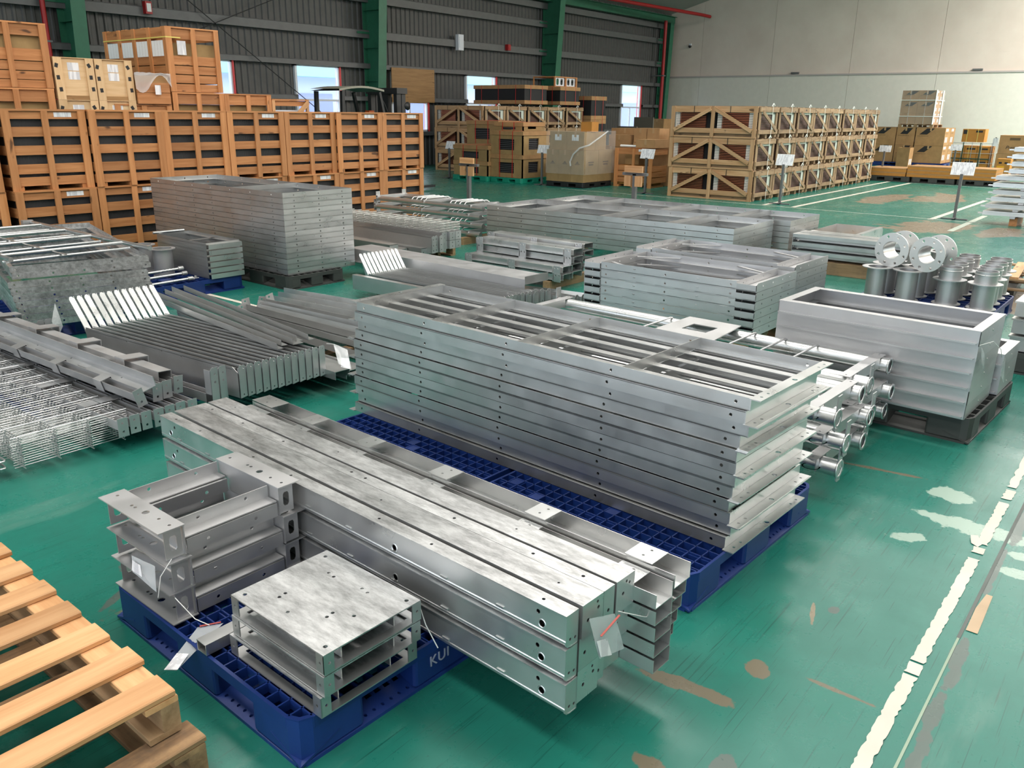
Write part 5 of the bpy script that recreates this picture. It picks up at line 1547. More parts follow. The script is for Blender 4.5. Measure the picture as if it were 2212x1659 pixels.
# ------------------------------------------------------------------ pipe racks at the back left
def back_rack():
    t = thing('pipe_rack', '', 'rack')
    W_, L_ = 0.62, 2.1
    for x in (0.04, W_ - .04):
        obj('pipe', MB().tube([(x, 0, 0), (x, L_, 0)], 0.036, 10), GAL, t)
    for y_ in (0.2, 1.1, L_ - .03):
        obj('cross_bar', MB().box(0, W_, y_, y_ + .05, .036, .041).box(0, W_, y_, y_ + .004, -.01, .036), GAL_M, t)
    for k in range(8):
        y_ = 0.35 + k * 0.09 + (0.4 if k > 3 else 0)
        obj('rung', MB().tube([(0.04, y_, .03), (0.08, y_, .06), (W_ - .1, y_, .06), (W_ - .04, y_, .03)], .009, 6), GAL_B, t)
    obj('end_plate', MB().box(0.0, .08, L_, L_ + .006, -.06, .10).box(W_ - .08, W_, L_, L_ + .006, -.06, .10), GAL_M, t)
    return t
bkr = back_rack()
for k in range(4):
    pos = (8.62 + .02 * (k % 2), 7.52 - .03 * (k % 2), 0.14 + .118 * k)
    lab = 'galvanised pipe rack near the corner of the crate wall, %s of four' % ordt(3 - k, 4)
    if k == 0:
        bkr.location = pos
        bkr['label'], bkr['group'] = lab, 'pipe racks at the back'
    else: dup(bkr, pos, 0, lab, 'pipe racks at the back')
for k, y_ in enumerate((7.7, 9.1)):
    tt = thing('wooden_bearer', 'wooden bearer under the back pipe racks, %s one' % ('near', 'far')[k], 'timber', (8.5, y_, 0))
    board('beam', 0.9, 0.09, 0.095, GREYWOOD, tt, (0.45, 0.045, 0.0475))

# ------------------------------------------------------------------ standing flange pipes and two lying ones
GP = 'flange pipes on the right blue pallet'
for k, (x, y_) in enumerate(((8.10, 2.145), (8.105, 1.875), (8.37, 2.13), (8.36, 1.86), (8.65, 2.11), (8.64, 1.83), (8.93, 1.80))):
    flange_pipe('standing pipe with a wide top flange, %s from the near left' % NTH[k], (x, y_, 0.152), 0.278 if k != 6 else 0.36, 0.088, 0.135, group=GP)
for k, (x, y_) in enumerate(((8.19, 1.545), (8.48, 1.56), (8.76, 1.565), (9.05, 1.565), (8.17, 1.255), (8.47, 1.275), (8.77, 1.285), (9.03, 1.29))):
    flange_pipe('collared standing pipe, %s in the %s row from the right' % (('nearest', 'second', 'third', 'farthest')[k % 4], ('second', 'first')[k // 4]), (x, y_, 0.152), 0.335, 0.092, 0.14, 'collar', 0.115, GP)
def lying_pipe(label, loc, rz):
    t = thing('flanged_spool', label, 'pipe', loc, rz)
    L_ = 0.24
    obj('pipe', shell(.085, .079, 0, L_, 26), GAL_B, t, (0, 0, 0), (0, PI / 2, 0))
    for x in (0.0, L_):
        n = 40
        out = [(0.156 * math.cos(2 * PI * k / n), 0.156 * math.sin(2 * PI * k / n)) for k in range(n)]
        hs = [[(0.081 * math.cos(2 * PI * k / 28), 0.081 * math.sin(2 * PI * k / 28)) for k in range(28)]]
        for k in range(8):
            a = PI * (k + .5) / 4
            hs.append((0.125 * math.cos(a), 0.125 * math.sin(a), 0.0125))
        obj('flange', MB().plate(out, hs, (x - 0.006, 0, 0), (0, -1, 0), (0, 0, 1), 0.012), m_flange, t)
    return t
m_flange = m_galv('cast_flange_steel', (0.70, 0.695, 0.68), 0.5)
lying_pipe('thick flanged spool lying on the left standing pipes, the left one', (8.13, 2.055, 0.588), rad(-9))
lying_pipe('thick flanged spool lying on the left standing pipes, the right one', (8.06, 1.735, 0.588), rad(-11))

# ------------------------------------------------------------------ bars behind the middle, pallets and steel at the right edge
for k in range(6):
    t = thing('long_channel', 'long channel behind the standing flange pipes, %s' % (ordt(k % 3, 3) + (' in the front row' if k < 3 else ' in the back row')), 'channel', (9.75 + .22 * (k // 3), 2.28, 0.15 + .095 * (2 - k % 3)), rad(0), 'long channels behind the flange pipes')
    obj('body', MB().sheet([(0.18, 0.012), (0.10, 0.012), (0.10, 0.055), (0, 0.055), (0, 0.085), (0.18, 0.085)], 0.004, 0.0, 1.3), GAL, t)
    obj('end_bracket', MB().plate([(0, -.02), (.16, -.02), (.16, .09), (0, .09)], [(.04, .035, .012), (.12, .035, .012)], (0, 1.3, 0), (1, 0, 0), (0, 0, 1), .004), GAL_M, t)
t = thing('timber', 'timber skid under the long channels behind the flange pipes', 'timber', (9.7, 2.2, 0), 0)
board('beam', 1.5, 0.12, 0.14, GREYWOOD, t, (0.1, .7, .071), (0, 0, PI / 2))
board('beam', 1.5, 0.12, 0.14, GREYWOOD, t, (0.45, .7, .071), (0, 0, PI / 2))
t = thing('shallow_framework', 'open shallow frame beyond the far end of the back frame stacks', 'frame', (10.5, 3.05, 0.24), rad(0))
obj('frame', MB().box(0, 1.0, 0, .004, 0, .14).box(0, .004, 0, .6, 0, .14).box(.996, 1, 0, .6, 0, .14).box(0, 1, .596, .6, 0, .14).box(0, .07, 0, .6, .14, .144).box(0, 1, 0, .06, .1401, .1441), GAL_B, t)
wood_pallet('wooden pallet under the open shallow frame', (10.45, 3.0, 0), 0, 1.1, .62, (GREYWOOD, GREYWOOD, GREYWOOD), 5, 0.235)
wood_pallet('pale wooden pallet lying on a dark base behind the flange pipes at the right', (9.62, 0.35, 0.10), rad(4), 1.1, 1.15, (PALEWOOD, GREYWOOD, GREYWOOD), 6, 0.14)
t = thing('dark_skid', 'dark skid under the pale wooden pallet at the right', 'skid', (9.65, 0.36, 0), rad(4))
obj('runner', MB().box(0, 1.05, 0.05, 0.2, 0, .098), GREYP, t)
obj('runner', MB().box(0, 1.05, 0.85, 1.0, 0, .098), GREYP, t)
for k in range(3):
    t = thing('box_section', 'pale grey box section running out of the right edge, %s of three' % ordt(k, 3), 'beam', (6.75, 0.30, 0.16 + .125 * (2 - k)), rad(-1), 'box sections at the right edge')
    obj('body', MB().box(0, 0.55, -1.2, 0.52, 0, 0.095), GAL_B if k == 0 else GAL_M, t)
    obj('top_lip', MB().box(-.012, .562, -1.2, .53, 0.096, 0.108), GAL_B, t)
plastic_pallet('plastic_pallet', 'charcoal plastic pallet under the box sections at the right edge', GREYP, (6.72, -0.3, 0), 0, 0.62, 1.1, 0.155, False)
# tall stack of steel frames at the right edge
for k in range(10):
    w_ = 0.62 if k < 6 else 0.5
    y1 = (2.78 if k < 2 else 2.70 if k < 6 else 2.5) - 0.02 * (k % 2)
    t = thing('steel_section', 'long flat steel section, %s in the tall stack at the right edge' % ordt(9 - k, 10), 'section', (16.45 + .02 * (k % 3), y1 - 2.4, 0.15 + .118 * k), 0, 'sections of the right edge stack')
    obj('body', MB().sheet([(0, 0.012), (0, 0.075), (w_, 0.075), (w_, 0.012)], 0.006, 0, 2.4).box(-.03, 0, .02, 2.38, 0.07, .076), GAL if k % 2 else GAL_B, t)
    obj('spacer', MB().box(0.02, w_ - .02, .3, .38, -.03, .075).box(0.02, w_ - .02, 1.9, 1.98, -.03, .075), GAL_M, t)
    obj('end_clip', MB().box(-.02, .06, 2.4, 2.47, .03, .05), GAL_B, t)
t = thing('strap_post', 'grey strap running down the front of the right edge steel stack', 'strap', (16.40, 1.9, 0.12), 0)
obj('strap', MB().box(0, .006, 0, .05, 0, 1.25), GAL_B, t)
t = thing('wooden_trestle', 'wooden trestle under the tall steel stack at the right edge', 'timber', (16.5, 0.4, 0))
for y_ in (0.2, 1.9): board('beam', 0.6, 0.12, 0.14, PINE, t, (0.3, y_, .0705))
# ------------------------------------------------------------------ pine slat crates
CORE = None
def m_core(name, col, sc, axis='X'):
    t = NT(name)
    v = t.coords((1, 1, 1), False)
    wv = t.n('ShaderNodeTexWave', bands_direction=axis)
    wv.inputs['Scale'].default_value = sc
    t.l(v, wv.inputs['Vector'])
    t.l(t.mix(wv.outputs['Fac'], tuple(c * .45 for c in col), col), t.p.inputs['Base Color'])
    t.p.inputs['Roughness'].default_value = 0.65
    t.bump(wv.outputs['Fac'], 0.4, 0.004)
    return t.m
COREM = m_core('dark_finned_core', (0.03, 0.03, 0.032), 22)
def slat_crate(W_, D_, H_, slats, core=True, label=True, core_m=None, top=True, seedm=0):
    """front faces -y: three posts over horizontal slats, dark finned core inside; slats: (z0, z1) shares of the height"""
    t = thing('slat_crate', '', 'crate')
    pw = 0.085 * W_ / 0.9
    for x0, x1 in ((0, pw), (W_ * .5 - .034, W_ * .5 + .034), (W_ - pw, W_)):
        bd(t, 'post', x0, x1, 0.0, 0.02, 0.0, H_ - .02, PINE)
    for z0, z1 in slats:
        bd(t, 'front_slat', 0.004, W_ - .004, 0.0205, 0.038, z0 * H_, z1 * H_, PINE_D)
    for xs in (0.0005, W_ - 0.0185):
        for z0, z1 in slats:
            bd(t, 'side_slat', xs, xs + .018, 0.04, D_, z0 * H_, z1 * H_, PINE_D)
        bd(t, 'side_post', xs - .0, xs + .018, D_ * .5 - .04, D_ * .5 + .04, 0.0 + .14 * H_ * 0, H_ - .03, PINE) if False else None
    for z0, z1 in (slats[0], slats[-1]):
        bd(t, 'rear_slat', 0.02, W_ - .02, D_ - .018, D_, z0 * H_, z1 * H_, PINE_D)
    if top:
        for k in range(4):
            y0 = 0.0 + k * (D_ - .13) / 3
            bd(t, 'top_slat', -0.002, W_ + .002, y0, y0 + .13, H_ - .0195, H_ - .001, PINE)
    if core:
        obj('coil_core', MB().box(0.03, W_ - .03, 0.06, D_ - .05, 0.12 * H_, H_ - 0.03), core_m or COREM, t)
    obj('skid', MB().box(0.05, .13, 0.03, D_ - .03, 0.0, .05).box(W_ / 2 - .04, W_ / 2 + .04, .03, D_ - .03, 0, .05).box(W_ - .13, W_ - .05, .03, D_ - .03, 0, .05), PINE, t)
    if label:
        bx_ = W_ * .62
        obj('paper_label', MB().box(bx_, bx_ + .19, -.0015, 0.0215, H_ * .912, H_ * .972) if False else MB().box(bx_, bx_ + .19, .0185, 0.0203, H_ * .905, H_ * .962), PAPER, t)
    return t
FS = [(0.88, 0.985), (0.665, 0.785), (0.44, 0.555), (0.205, 0.325), (0.055, 0.165)]
CW = 0.905
cr = slat_crate(CW * .985, 0.9, 0.861, FS)
cx = [3.775 + CW * k for k in range(7)]
for r in range(2):
    for k in range(-1, 7):
        x = 2.80 if k < 0 else cx[k]
        pos = (x + .004 * ((k * 7 + r) % 3), 10.0 + 0.012 * ((k * 5 + r * 3) % 4), r * 0.861)
        where = 'at the far left edge' if k < 0 else '%s from the left' % (NTH[k] if k < 6 else 'last')
        lab = 'pine slat crate, %s row of the crate wall, %s' % (('lower', 'upper')[r], where)
        if r == 0 and k == -1:
            cr.location = pos
            cr['label'], cr['group'] = lab, 'pine crates of the crate wall'
        else: dup(cr, pos, 0, lab, 'pine crates of the crate wall')
# second row behind: taller crates, plywood boxes
FS2 = [(0.87, 0.985), (0.63, 0.74), (0.43, 0.545), (0.25, 0.36), (0.06, 0.165)]
HIGH = [(0.84, 0.985), (0.42, 0.55), (0.25, 0.38), (0.08, 0.21), (0.0, 0.06)]
def carton(name, label, cat, p0, p1, mat=None, tape=True, group=None, face='x'):
    t = thing(name, label, cat, ((p0[0] + p1[0]) / 2, (p0[1] + p1[1]) / 2, p0[2]), 0, group)
    hx_, hy_, h = (p1[0] - p0[0]) / 2, (p1[1] - p0[1]) / 2, p1[2] - p0[2]
    bx_ = obj('box', MB().box(-hx_, hx_, -hy_, hy_, 0, h - .004), mat or CARD, t)
    for sx in (0, 1):
        obj('top_flap', MB().box(-hx_ - .002, hx_ + .002, -hy_ - .002 if sx == 0 else .003, -.003 if sx == 0 else hy_ + .002, h - .004, h), mat or CARD, t)
    if tape:
        obj('tape', MB().box(-hx_ - .004, hx_ + .004, -.03, .03, h + .0002, h + .001).box(-hx_ - .0045, -hx_ - .0028, -.03, .03, h - .12, h + .001), m_tape, bx_)
    return t
m_tape = m_plain('packing_tape', hx('b08f68'), 0.35)
hid = slat_crate(0.80, 0.82, 0.98, FS2, False, False)
hid.location = (4.02, 11.2, 0)
hid['label'], hid['group'] = 'pine crate at the bottom of the second row, hidden behind the crate wall', 'pine crates of the second row'
for x, z, nm in ((6.44, 0, 'under the open crate of the big tall crate'), (7.25, 0, 'right of the one under the big tall crate'), (8.05, 0, 'under the open crate with a slanting brace'), (4.95, 0, 'under the plywood boxes'), (5.62, .815, 'under the film wrapped crate')):
    dup(hid, (x, 11.21, z), 0, 'pine crate ' + nm, 'pine crates of the second row')
lo = slat_crate(0.885, 0.82, 0.98, HIGH, False, False)
lo.location = (3.99, 11.2, .981)
lo['label'] = 'open pine crate of cartons below the tall crate at the left edge'
lo2 = slat_crate(0.80, 0.82, 0.98, HIGH, False, False)
lo2.location = (6.44, 11.2, .981)
lo2['label'] = 'open pine crate of cartons under the big tall crate'
dup(lo2, (7.245, 11.2, .981), 0, 'open pine crate of cartons right of the one under the big tall crate')
for x, w_, nm in ((3.99, .885, 'below the left edge crate'), (6.44, .8, 'under the big tall crate'), (7.245, .8, 'right of the big tall crate')):
    for k in range(2):
        carton('carton', 'brown carton in the pine crate %s, %s one' % (nm, ('left', 'right')[k]), 'carton', (x + .05 + k * (w_ - .1) / 2 + .005, 11.27, 1.04), (x + .045 + (k + 1) * (w_ - .1) / 2, 11.95, 1.80), CARD2, False)
H1 = slat_crate(0.90, 0.85, 0.735, [(0.80, 0.99), (0.42, 0.6), (0.27, 0.405), (0.13, 0.255), (0.0, 0.12)], False, False)
H1.location = (3.985, 11.2, 1.965)
H1['label'] = 'tall pine crate with a cardboard carton showing at the upper left corner of the picture'
carton('carton', 'big carton inside the tall pine crate at the upper left corner', 'carton', (4.03, 11.26, 2.06), (4.84, 11.98, 2.64), CARD2, False)
bc = slat_crate(0.79, 1.72, 0.835, [(0.82, 0.99), (0.42, 0.56), (0.28, 0.405), (0.14, 0.265), (0.0, 0.125)], False, False)
bc.location = (6.445, 11.2, 1.965)
bc['label'] = 'big tall pine crate with white tags hung inside its left side'
for k in range(5):
    bd(bc, 'side_post', -0.018, 0.0, 0.0 + k * .41, .075 + k * .41, 0.0, .83, PINE)
t_ = bc
carton('carton', 'long brown carton inside the big tall pine crate', 'carton', (6.49, 11.27, 2.09), (7.19, 12.86, 2.60), CARD2, False)
for k in range(4):
    q = MB()
    for j in range(4):
        y0 = .10 + k * .41 + j * .075
        q.add([(-.003, y0, .66), (-.003, y0 + .07, .66), (-.003, y0 + .07, .46), (-.003, y0, .46), (-.0015, y0, .66), (-.0015, y0 + .07, .66), (-.0015, y0 + .07, .46), (-.0015, y0, .46)],
              [(0, 1, 2, 3), (7, 6, 5, 4), (0, 4, 5, 1), (1, 5, 6, 2), (2, 6, 7, 3), (3, 7, 4, 0)])
    obj('white_tag', q, WHITE, bc, (-.004, 0, 0))
obj('paper_label', MB().box(.14, .27, -.0015, -.0002, .48, .66), PAPER, bc)
obj('strap', MB().box(-.0205, -.0185, -.002, 1.72, .69, .705).box(-.0205, .20, -.0025, -.0005, .69, .705), YSTRAP, bc)
for k, x in enumerate((4.915, 5.42)):
    for r in range(2):
        z = 1.335 + .5 * r
        t = thing('plywood_box', 'plywood box with black corner tape, %s %s one' % (('lower', 'upper')[r], ('left', 'right')[k]), 'box', (x, 11.2, z), 0, 'plywood boxes')
        obj('shell', MB().box(0.0, .49, .02, .8, .01, .49), PLY, t)
        for x0, x1 in ((0, .10), (.39, .49)): bd(t, 'side_batten', x0, x1, .0, .0195, .0, .495, PLY)
        bd(t, 'lid', -.002, .492, .0, .8, .4905, .4985, PLY)
        bd(t, 'bottom_rail', .101, .389, .006, .0195, .0, .05, PLYB)
        for x0, z0, a in ((.03, .40, -.3), (.035, .26, .05), (.05, .12, .1), (.43, .41, .5), (.44, .27, 0), (.45, .13, .1)):
            ca, sa = math.cos(a), math.sin(a)
            pts = [(-.02, -.025), (.02, -.025), (.02, .025), (-.02, .025)]
            obj('black_tape', MB().add([(x0 + u * ca - v * sa, y_, z0 + u * sa + v * ca) for y_ in (-.0012, -.0002) for u, v in pts], [(0, 1, 2, 3), (7, 6, 5, 4), (0, 4, 5, 1), (1, 5, 6, 2), (2, 6, 7, 3), (3, 7, 4, 0)]), BLACK, t)
        for z0 in (.24, .345): obj('paper_label', MB().box(.17, .31, .0182, .0195, z0, z0 + .095), PAPER, t)
t = thing('wrapped_crate', 'low brown crate with crumpled clear film over its top beside the plywood boxes', 'crate', (5.93, 11.2, 1.80), 0)
obj('box', MB().box(0, .47, 0, .8, 0, .36), PLYB, t)
bd(t, 'front_board', 0.0, .47, -.02, -.0005, .0, .14, PINE)
bd(t, 'front_board', 0.0, .47, -.02, -.0005, .145, .27, PINE_D)
rr = random.Random(21)
N = 12
vs = [(-.02 + .51 * i / N, -.03 - .01 * rr.random() - (.0 if j else .012), .39 - .26 * (1 - j / 5) * (0.55 + .45 * math.sin(i * .5 + .6)) + .01 * rr.random()) for j in range(6) for i in range(N + 1)]
vs += [(-.02 + .51 * i / N, .82 * j / 3, .375 + .02 * rr.random()) for j in range(4) for i in range(N + 1)]
obj('film', MB().add(vs, [(j * (N + 1) + i, j * (N + 1) + i + 1, (j + 1) * (N + 1) + i + 1, (j + 1) * (N + 1) + i) for j in range(9) for i in range(N)], True), BAGM, t)
obj('paper_label', MB().box(.24, .32, -.052, -.05, .12, .24), PAPER, t)
t = thing('open_frame_crate', 'low open crate with a slanting brace near the window', 'crate', (8.06, 11.2, .981), 0)
for x in (0, .64): bd(t, 'post', x, x + .05, 0, .03, 0, .90, PALEWOOD)
for z in (.82, .60, .1): bd(t, 'rail', 0, .69, .0305, .05, z, z + .075, PINE if z > .7 else PALEWOOD)
bar(t, 'brace', (.35, -.01, .60), (.67, -.01, .88), .07, .018, PALEWOOD, (0, -1, 0))
obj('inner_box', MB().box(.06, .62, .08, .7, .02, .76), WHITEP, t)
bd(t, 'top_board', 0, .69, .0, .09, .9005, .92, PINE)
bd(t, 'top_board', 0, .69, .5, .62, .9005, .92, PINE)

# ------------------------------------------------------------------ forklift behind the crate wall
fk = thing('forklift', 'dark forklift parked behind the crate wall under the first windows', 'forklift', (11.5, 13.7, 0), rad(2))
FB = m_plain('forklift_body', (0.02, 0.05, 0.06), 0.4)
bm_ = MB().box(.05, 1.5, .0, .95, .35, .95).box(.05, .55, .02, .93, .95, 1.25)
obj('body', bm_, FB, fk)
obj('seat', MB().box(.6, 1.0, .25, .7, .95, 1.08).box(.55, .66, .25, .7, 1.05, 1.5), BLACK, fk)
for y_ in (.08, .87):
    obj('guard_pillar', MB().beam((.08, y_, .95), (.12, y_, 2.12), .07, .07, (0, 1, 0)), BLACK, fk)
    obj('guard_pillar', MB().beam((1.45, y_, .9), (1.15, y_, 2.12), .06, .06, (0, 1, 0)), BLACK, fk)
    obj('mast_rail', MB().box(1.62, 1.75, y_ - .05, y_ + .05, .1, 2.22).box(1.78, 1.9, y_ - .04, y_ + .04, .1, 2.18), BLACK, fk)
n_ = 8
obj('overhead_guard', MB().add([(x, y_, 2.12 + .07 * math.sin(PI * min(1, (x) / 1.3)) + dz) for dz in (0, .04) for x in [1.25 * i / n_ for i in range(n_ + 1)] for y_ in (.03, .92)],
    [(2 * i, 2 * i + 1, 2 * i + 3, 2 * i + 2) for i in range(n_)] + [(18 + 2 * i, 18 + 2 * i + 2, 18 + 2 * i + 3, 18 + 2 * i + 1) for i in range(n_)] + [(2 * i, 2 * i + 2, 18 + 2 * i + 2, 18 + 2 * i) for i in range(n_)]), m_plain('dusty_guard_plate', hx('8d8a7c'), 0.5), fk)
obj('mast_crosshead', MB().box(1.6, 1.92, .0, .95, 2.1, 2.22).box(1.62, 1.72, .3, .62, .3, 2.1), BLACK, fk)
obj('hydraulic_hose', MB().tube([(1.3, .3, 2.1), (1.45, .25, 1.9), (1.58, .2, 1.6), (1.6, .2, 1.2)], .02, 6), BLACK, fk)
obj('rear_lamp', MB().box(1.05, 1.2, .3, .42, 1.55, 1.75), m_plain('amber_lamp_glass', hx('a34a1c'), .3), fk)
obj('mirror', MB().lathe([(0, 0), (.07, .01), (.09, .04), (0, .045)], 10), BLACK, fk, (1.75, -.12, 1.85), (PI / 2, 0, 0))
for x in (.35, 1.45):
    for y_ in (-.04, .8):
        obj('wheel', MB().lathe([(0, 0), (.2, 0), (.27, .03), (.27, .16), (.2, .19), (0, .19)], 18), BLACK, fk, (x, y_, .27), (-PI / 2, 0, 0))
for y_ in (.2, .65): obj('fork', MB().box(1.92, 3.0, y_, y_ + .12, .05, .1).box(1.9, 1.96, y_, y_ + .12, .05, .6), BLACK, fk)

# ------------------------------------------------------------------ braced crates of copper coils
CAPM = m_plain('white_end_caps', hx('ddd5cc'), 0.55)
GRID = m_core('dark_copper_grid', hx('5b3a2c'), 9, 'Z')
MINT = m_plain('pale_mint_frame', hx('c8d2c8'), 0.5)
def brace_crate(full, W_=1.02, L_=1.98, H_=0.643):
    """long side faces -x with two diagonals, short end faces -y with one"""
    t = thing('braced_crate', '', 'crate')
    b0 = 0.09
    wm = GREYWOOD
    fr = m_front
    # short end towards -y
    for x0, x1 in ((0.03, .12), (W_ - .12, W_ - .03)): bd(t, 'end_post', x0, x1, -.02, 0, .02, H_ - .02, wm)
    bd(t, 'end_rail', 0.02, W_ - .02, -.041, -.0205, H_ - .115, H_ - .012, wm)
    bd(t, 'end_rail', 0.02, W_ - .02, -.041, -.0205, b0, b0 + .085, wm)
    bar(t, 'end_brace', (.14, -.052, H_ - .12), (W_ - .13, -.052, b0 + .07), .075, .018, wm, (0, -1, 0))
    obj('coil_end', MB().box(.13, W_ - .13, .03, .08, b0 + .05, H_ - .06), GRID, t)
    obj('coil_frame', MB().box(.10, W_ - .10, .005, .025, H_ - .16, H_ - .06).box(W_ - .24, W_ - .12, .005, .026, b0 + .06, H_ - .1).box(.12, .16, .005, .025, b0 + .06, H_ - .1), MINT, t)
    obj('white_strap', MB().box(W_ * .58, W_ * .58 + .016, -.0625, -.0612, -.0, H_ + .01), WSTRAP, t)
    obj('strap_knot', MB().beam((W_ * .55, -.05, H_), (W_ * .62, -.05, H_ + .06), .02, .012, (0, 1, 0)).beam((W_ * .68, -.05, H_ + .01), (W_ * .62, -.05, H_ + .06), .02, .012, (0, 1, 0)), WSTRAP, t)
    for k in range(3): bd(t, 'skid', .04 + k * (W_ - .18) / 2, .14 + k * (W_ - .18) / 2, 0.0, L_, 0.0, .085, wm)
    for k in range(4): bd(t, 'top_board', .0 + k * (W_ - .12) / 3, .12 + k * (W_ - .12) / 3, 0, L_, H_ - .0195, H_ - .001, wm)
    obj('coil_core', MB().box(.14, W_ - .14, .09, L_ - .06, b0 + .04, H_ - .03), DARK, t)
    if full:
        for y0, y1 in ((0, .085), (L_ / 2 - .04, L_ / 2 + .04), (L_ - .085, L_)): bd(t, 'side_post', -.042, -.0215, y0, y1, .0, H_ - .005, fr)
        bd(t, 'side_rail', -.021, 0, .0, L_, H_ - .13, H_ - .01, fr)
        bd(t, 'side_rail', -.021, 0, .0, L_, b0, b0 + .10, fr)
        bd(t, 'base_rail', -.021, 0, .0, L_, .0, .03, fr)
        bar(t, 'side_brace', (-.053, .09, b0 + .05), (-.053, L_ / 2 - .05, H_ - .06), .075, .02, fr, (-1, 0, 0))
        bar(t, 'side_brace', (-.053, L_ - .09, b0 + .05), (-.053, L_ / 2 + .05, H_ - .06), .075, .02, fr, (-1, 0, 0))
        for half in (0, 1):
            y0, y1 = .10 + half * L_ / 2, L_ / 2 - .06 + half * L_ / 2
            q, cq = MB(), MB()
            for k in range(10):
                z = b0 + .09 + k * (H_ - b0 - .22) / 10
                q.box(.05, .09, y0 + .1, y1 - .08, z, z + .017)
                cq.box(.03, .10, y1 - .12, y1 - .02, z, z + .024)
                if half == 0: cq.box(.03, .10, y0, y0 + .10, z, z + .024)
            obj('copper_tubes', q, COPPER, t)['kind'] = 'stuff'
            obj('white_caps', cq, CAPM, t)['kind'] = 'stuff'
        for y_ in (L_ * .3, L_ * .72): obj('black_strap', MB().box(-.0445, -.043, y_, y_ + .012, H_ - .14, H_), BLACK, t)
    return t
m_front = m_wood('fresh_braced_pine', hx('c9a27a'), hx('ad8258'), 0.62, True, 0.12)
XF, XE = brace_crate(True), brace_crate(False)
done = set()
def put(p, key, pos, lab, grp):
    if key not in done:
        done.add(key)
        p.location = pos
        p['label'], p['group'] = lab, grp
    else: dup(p, pos, 0, lab, grp)
LAY = ('bottom', 'middle', 'top')
for r in range(3):
    for k in range(8):
        pos = (17.14 - .03 * r * (k == 0) + 1.028 * k + .012 * ((k * 3 + r) % 3), 7.285 + .012 * ((k + 2 * r) % 3), .6435 * r)
        lab = 'braced copper coil crate, %s layer, %s from the near corner' % (LAY[r], NTH[k])
        put(XF if k == 0 else XE, k == 0, pos, lab, 'braced crates in the right block')
    for k in range(5):
        pos = (19.55 + 1.04 * k, 16.85 + .02 * ((k + r) % 2), .6435 * r)
        lab = 'braced crate at the back wall, %s layer, %s from the left' % (LAY[r], NTH[k])
        put(XF if k == 0 else XE, k == 0, pos, lab, 'braced crates at the back wall')
# black finned packs with cardboard caps standing on the back crates
PACKM = m_core('black_fin_pack', (0.012, 0.012, 0.014), 30, 'X')
def fin_pack(label, x, y_, z, W_, L_, H_, cap=.11, straps=3, group=None):
    t = thing('fin_pack', label, 'pack', (x, y_, z), 0, group)
    obj('core', MB().box(.03, W_ - .03, .03, L_ - .03, cap * .6, H_ - cap * .6), PACKM, t)
    obj('bottom_cap', MB().box(0, W_, 0, L_, 0, cap), CARD, t)
    obj('top_cap', MB().box(0, W_, 0, L_, H_ - cap, H_), CARD, t)
    for k in range(straps):
        y0 = L_ * (k + .5) / straps
        obj('red_strap', MB().box(-.003, -.001, y0, y0 + .016, 0, H_).box(-.003, W_ + .003, y0, y0 + .016, H_, H_ + .002), REDSTRAP, t)
    for k in range(2):
        x0 = W_ * (k + .5) / 2
        obj('red_strap', MB().box(x0, x0 + .016, -.003, -.001, 0, H_), REDSTRAP, t)
    return t
fin_pack('long black finned pack with cardboard caps on top of the back crates', 21.3, 16.7, 2.0, 1.2, 2.1, .56)
fin_pack('shorter black finned pack with cardboard caps right of the long one', 23.25, 16.75, 2.0, 1.15, 1.9, .56)
for k in range(3):
    fin_pack('small black finned pack beside the back crates, %s of three' % ('lowest', 'middle', 'topmost')[k], 24.95, 16.65, .0 + .77 * k, .95, 1.3, .765, .13, 2, 'small fin packs')
t = thing('window_crate', 'open crate of white panels with oval windows on the shorter pack', 'crate', (23.4, 17.1, 2.563), 0)
bd(t, 'top_board', 0, 1.3, 0, .9, .30, .33, PINE)
bd(t, 'base_board', 0, 1.3, 0, .9, 0, .03, PINE)
for x in (0, .62, 1.24): bd(t, 'post', x, x + .06, 0, .04, .03, .30, PINE)
def oval(w_, h, n=14): return [(w_ * math.copysign(abs(math.cos(2 * PI * k / n)) ** .6, math.cos(2 * PI * k / n)), h * math.copysign(abs(math.sin(2 * PI * k / n)) ** .6, math.sin(2 * PI * k / n))) for k in range(n)]
for x in (.08, .70):
    obj('white_panel', MB().plate([(0, 0), (.52, 0), (.52, .26), (0, .26)], [[(.15 + a, .13 + b) for a, b in oval(.07, .1)], [(.38 + a, .13 + b) for a, b in oval(.07, .1)]], (x, .05, .035), (1, 0, 0), (0, 0, 1), .01), WHITEP, t)
bd(t, 'side_post', 0, .04, .86, .9, .03, .3, PINE)

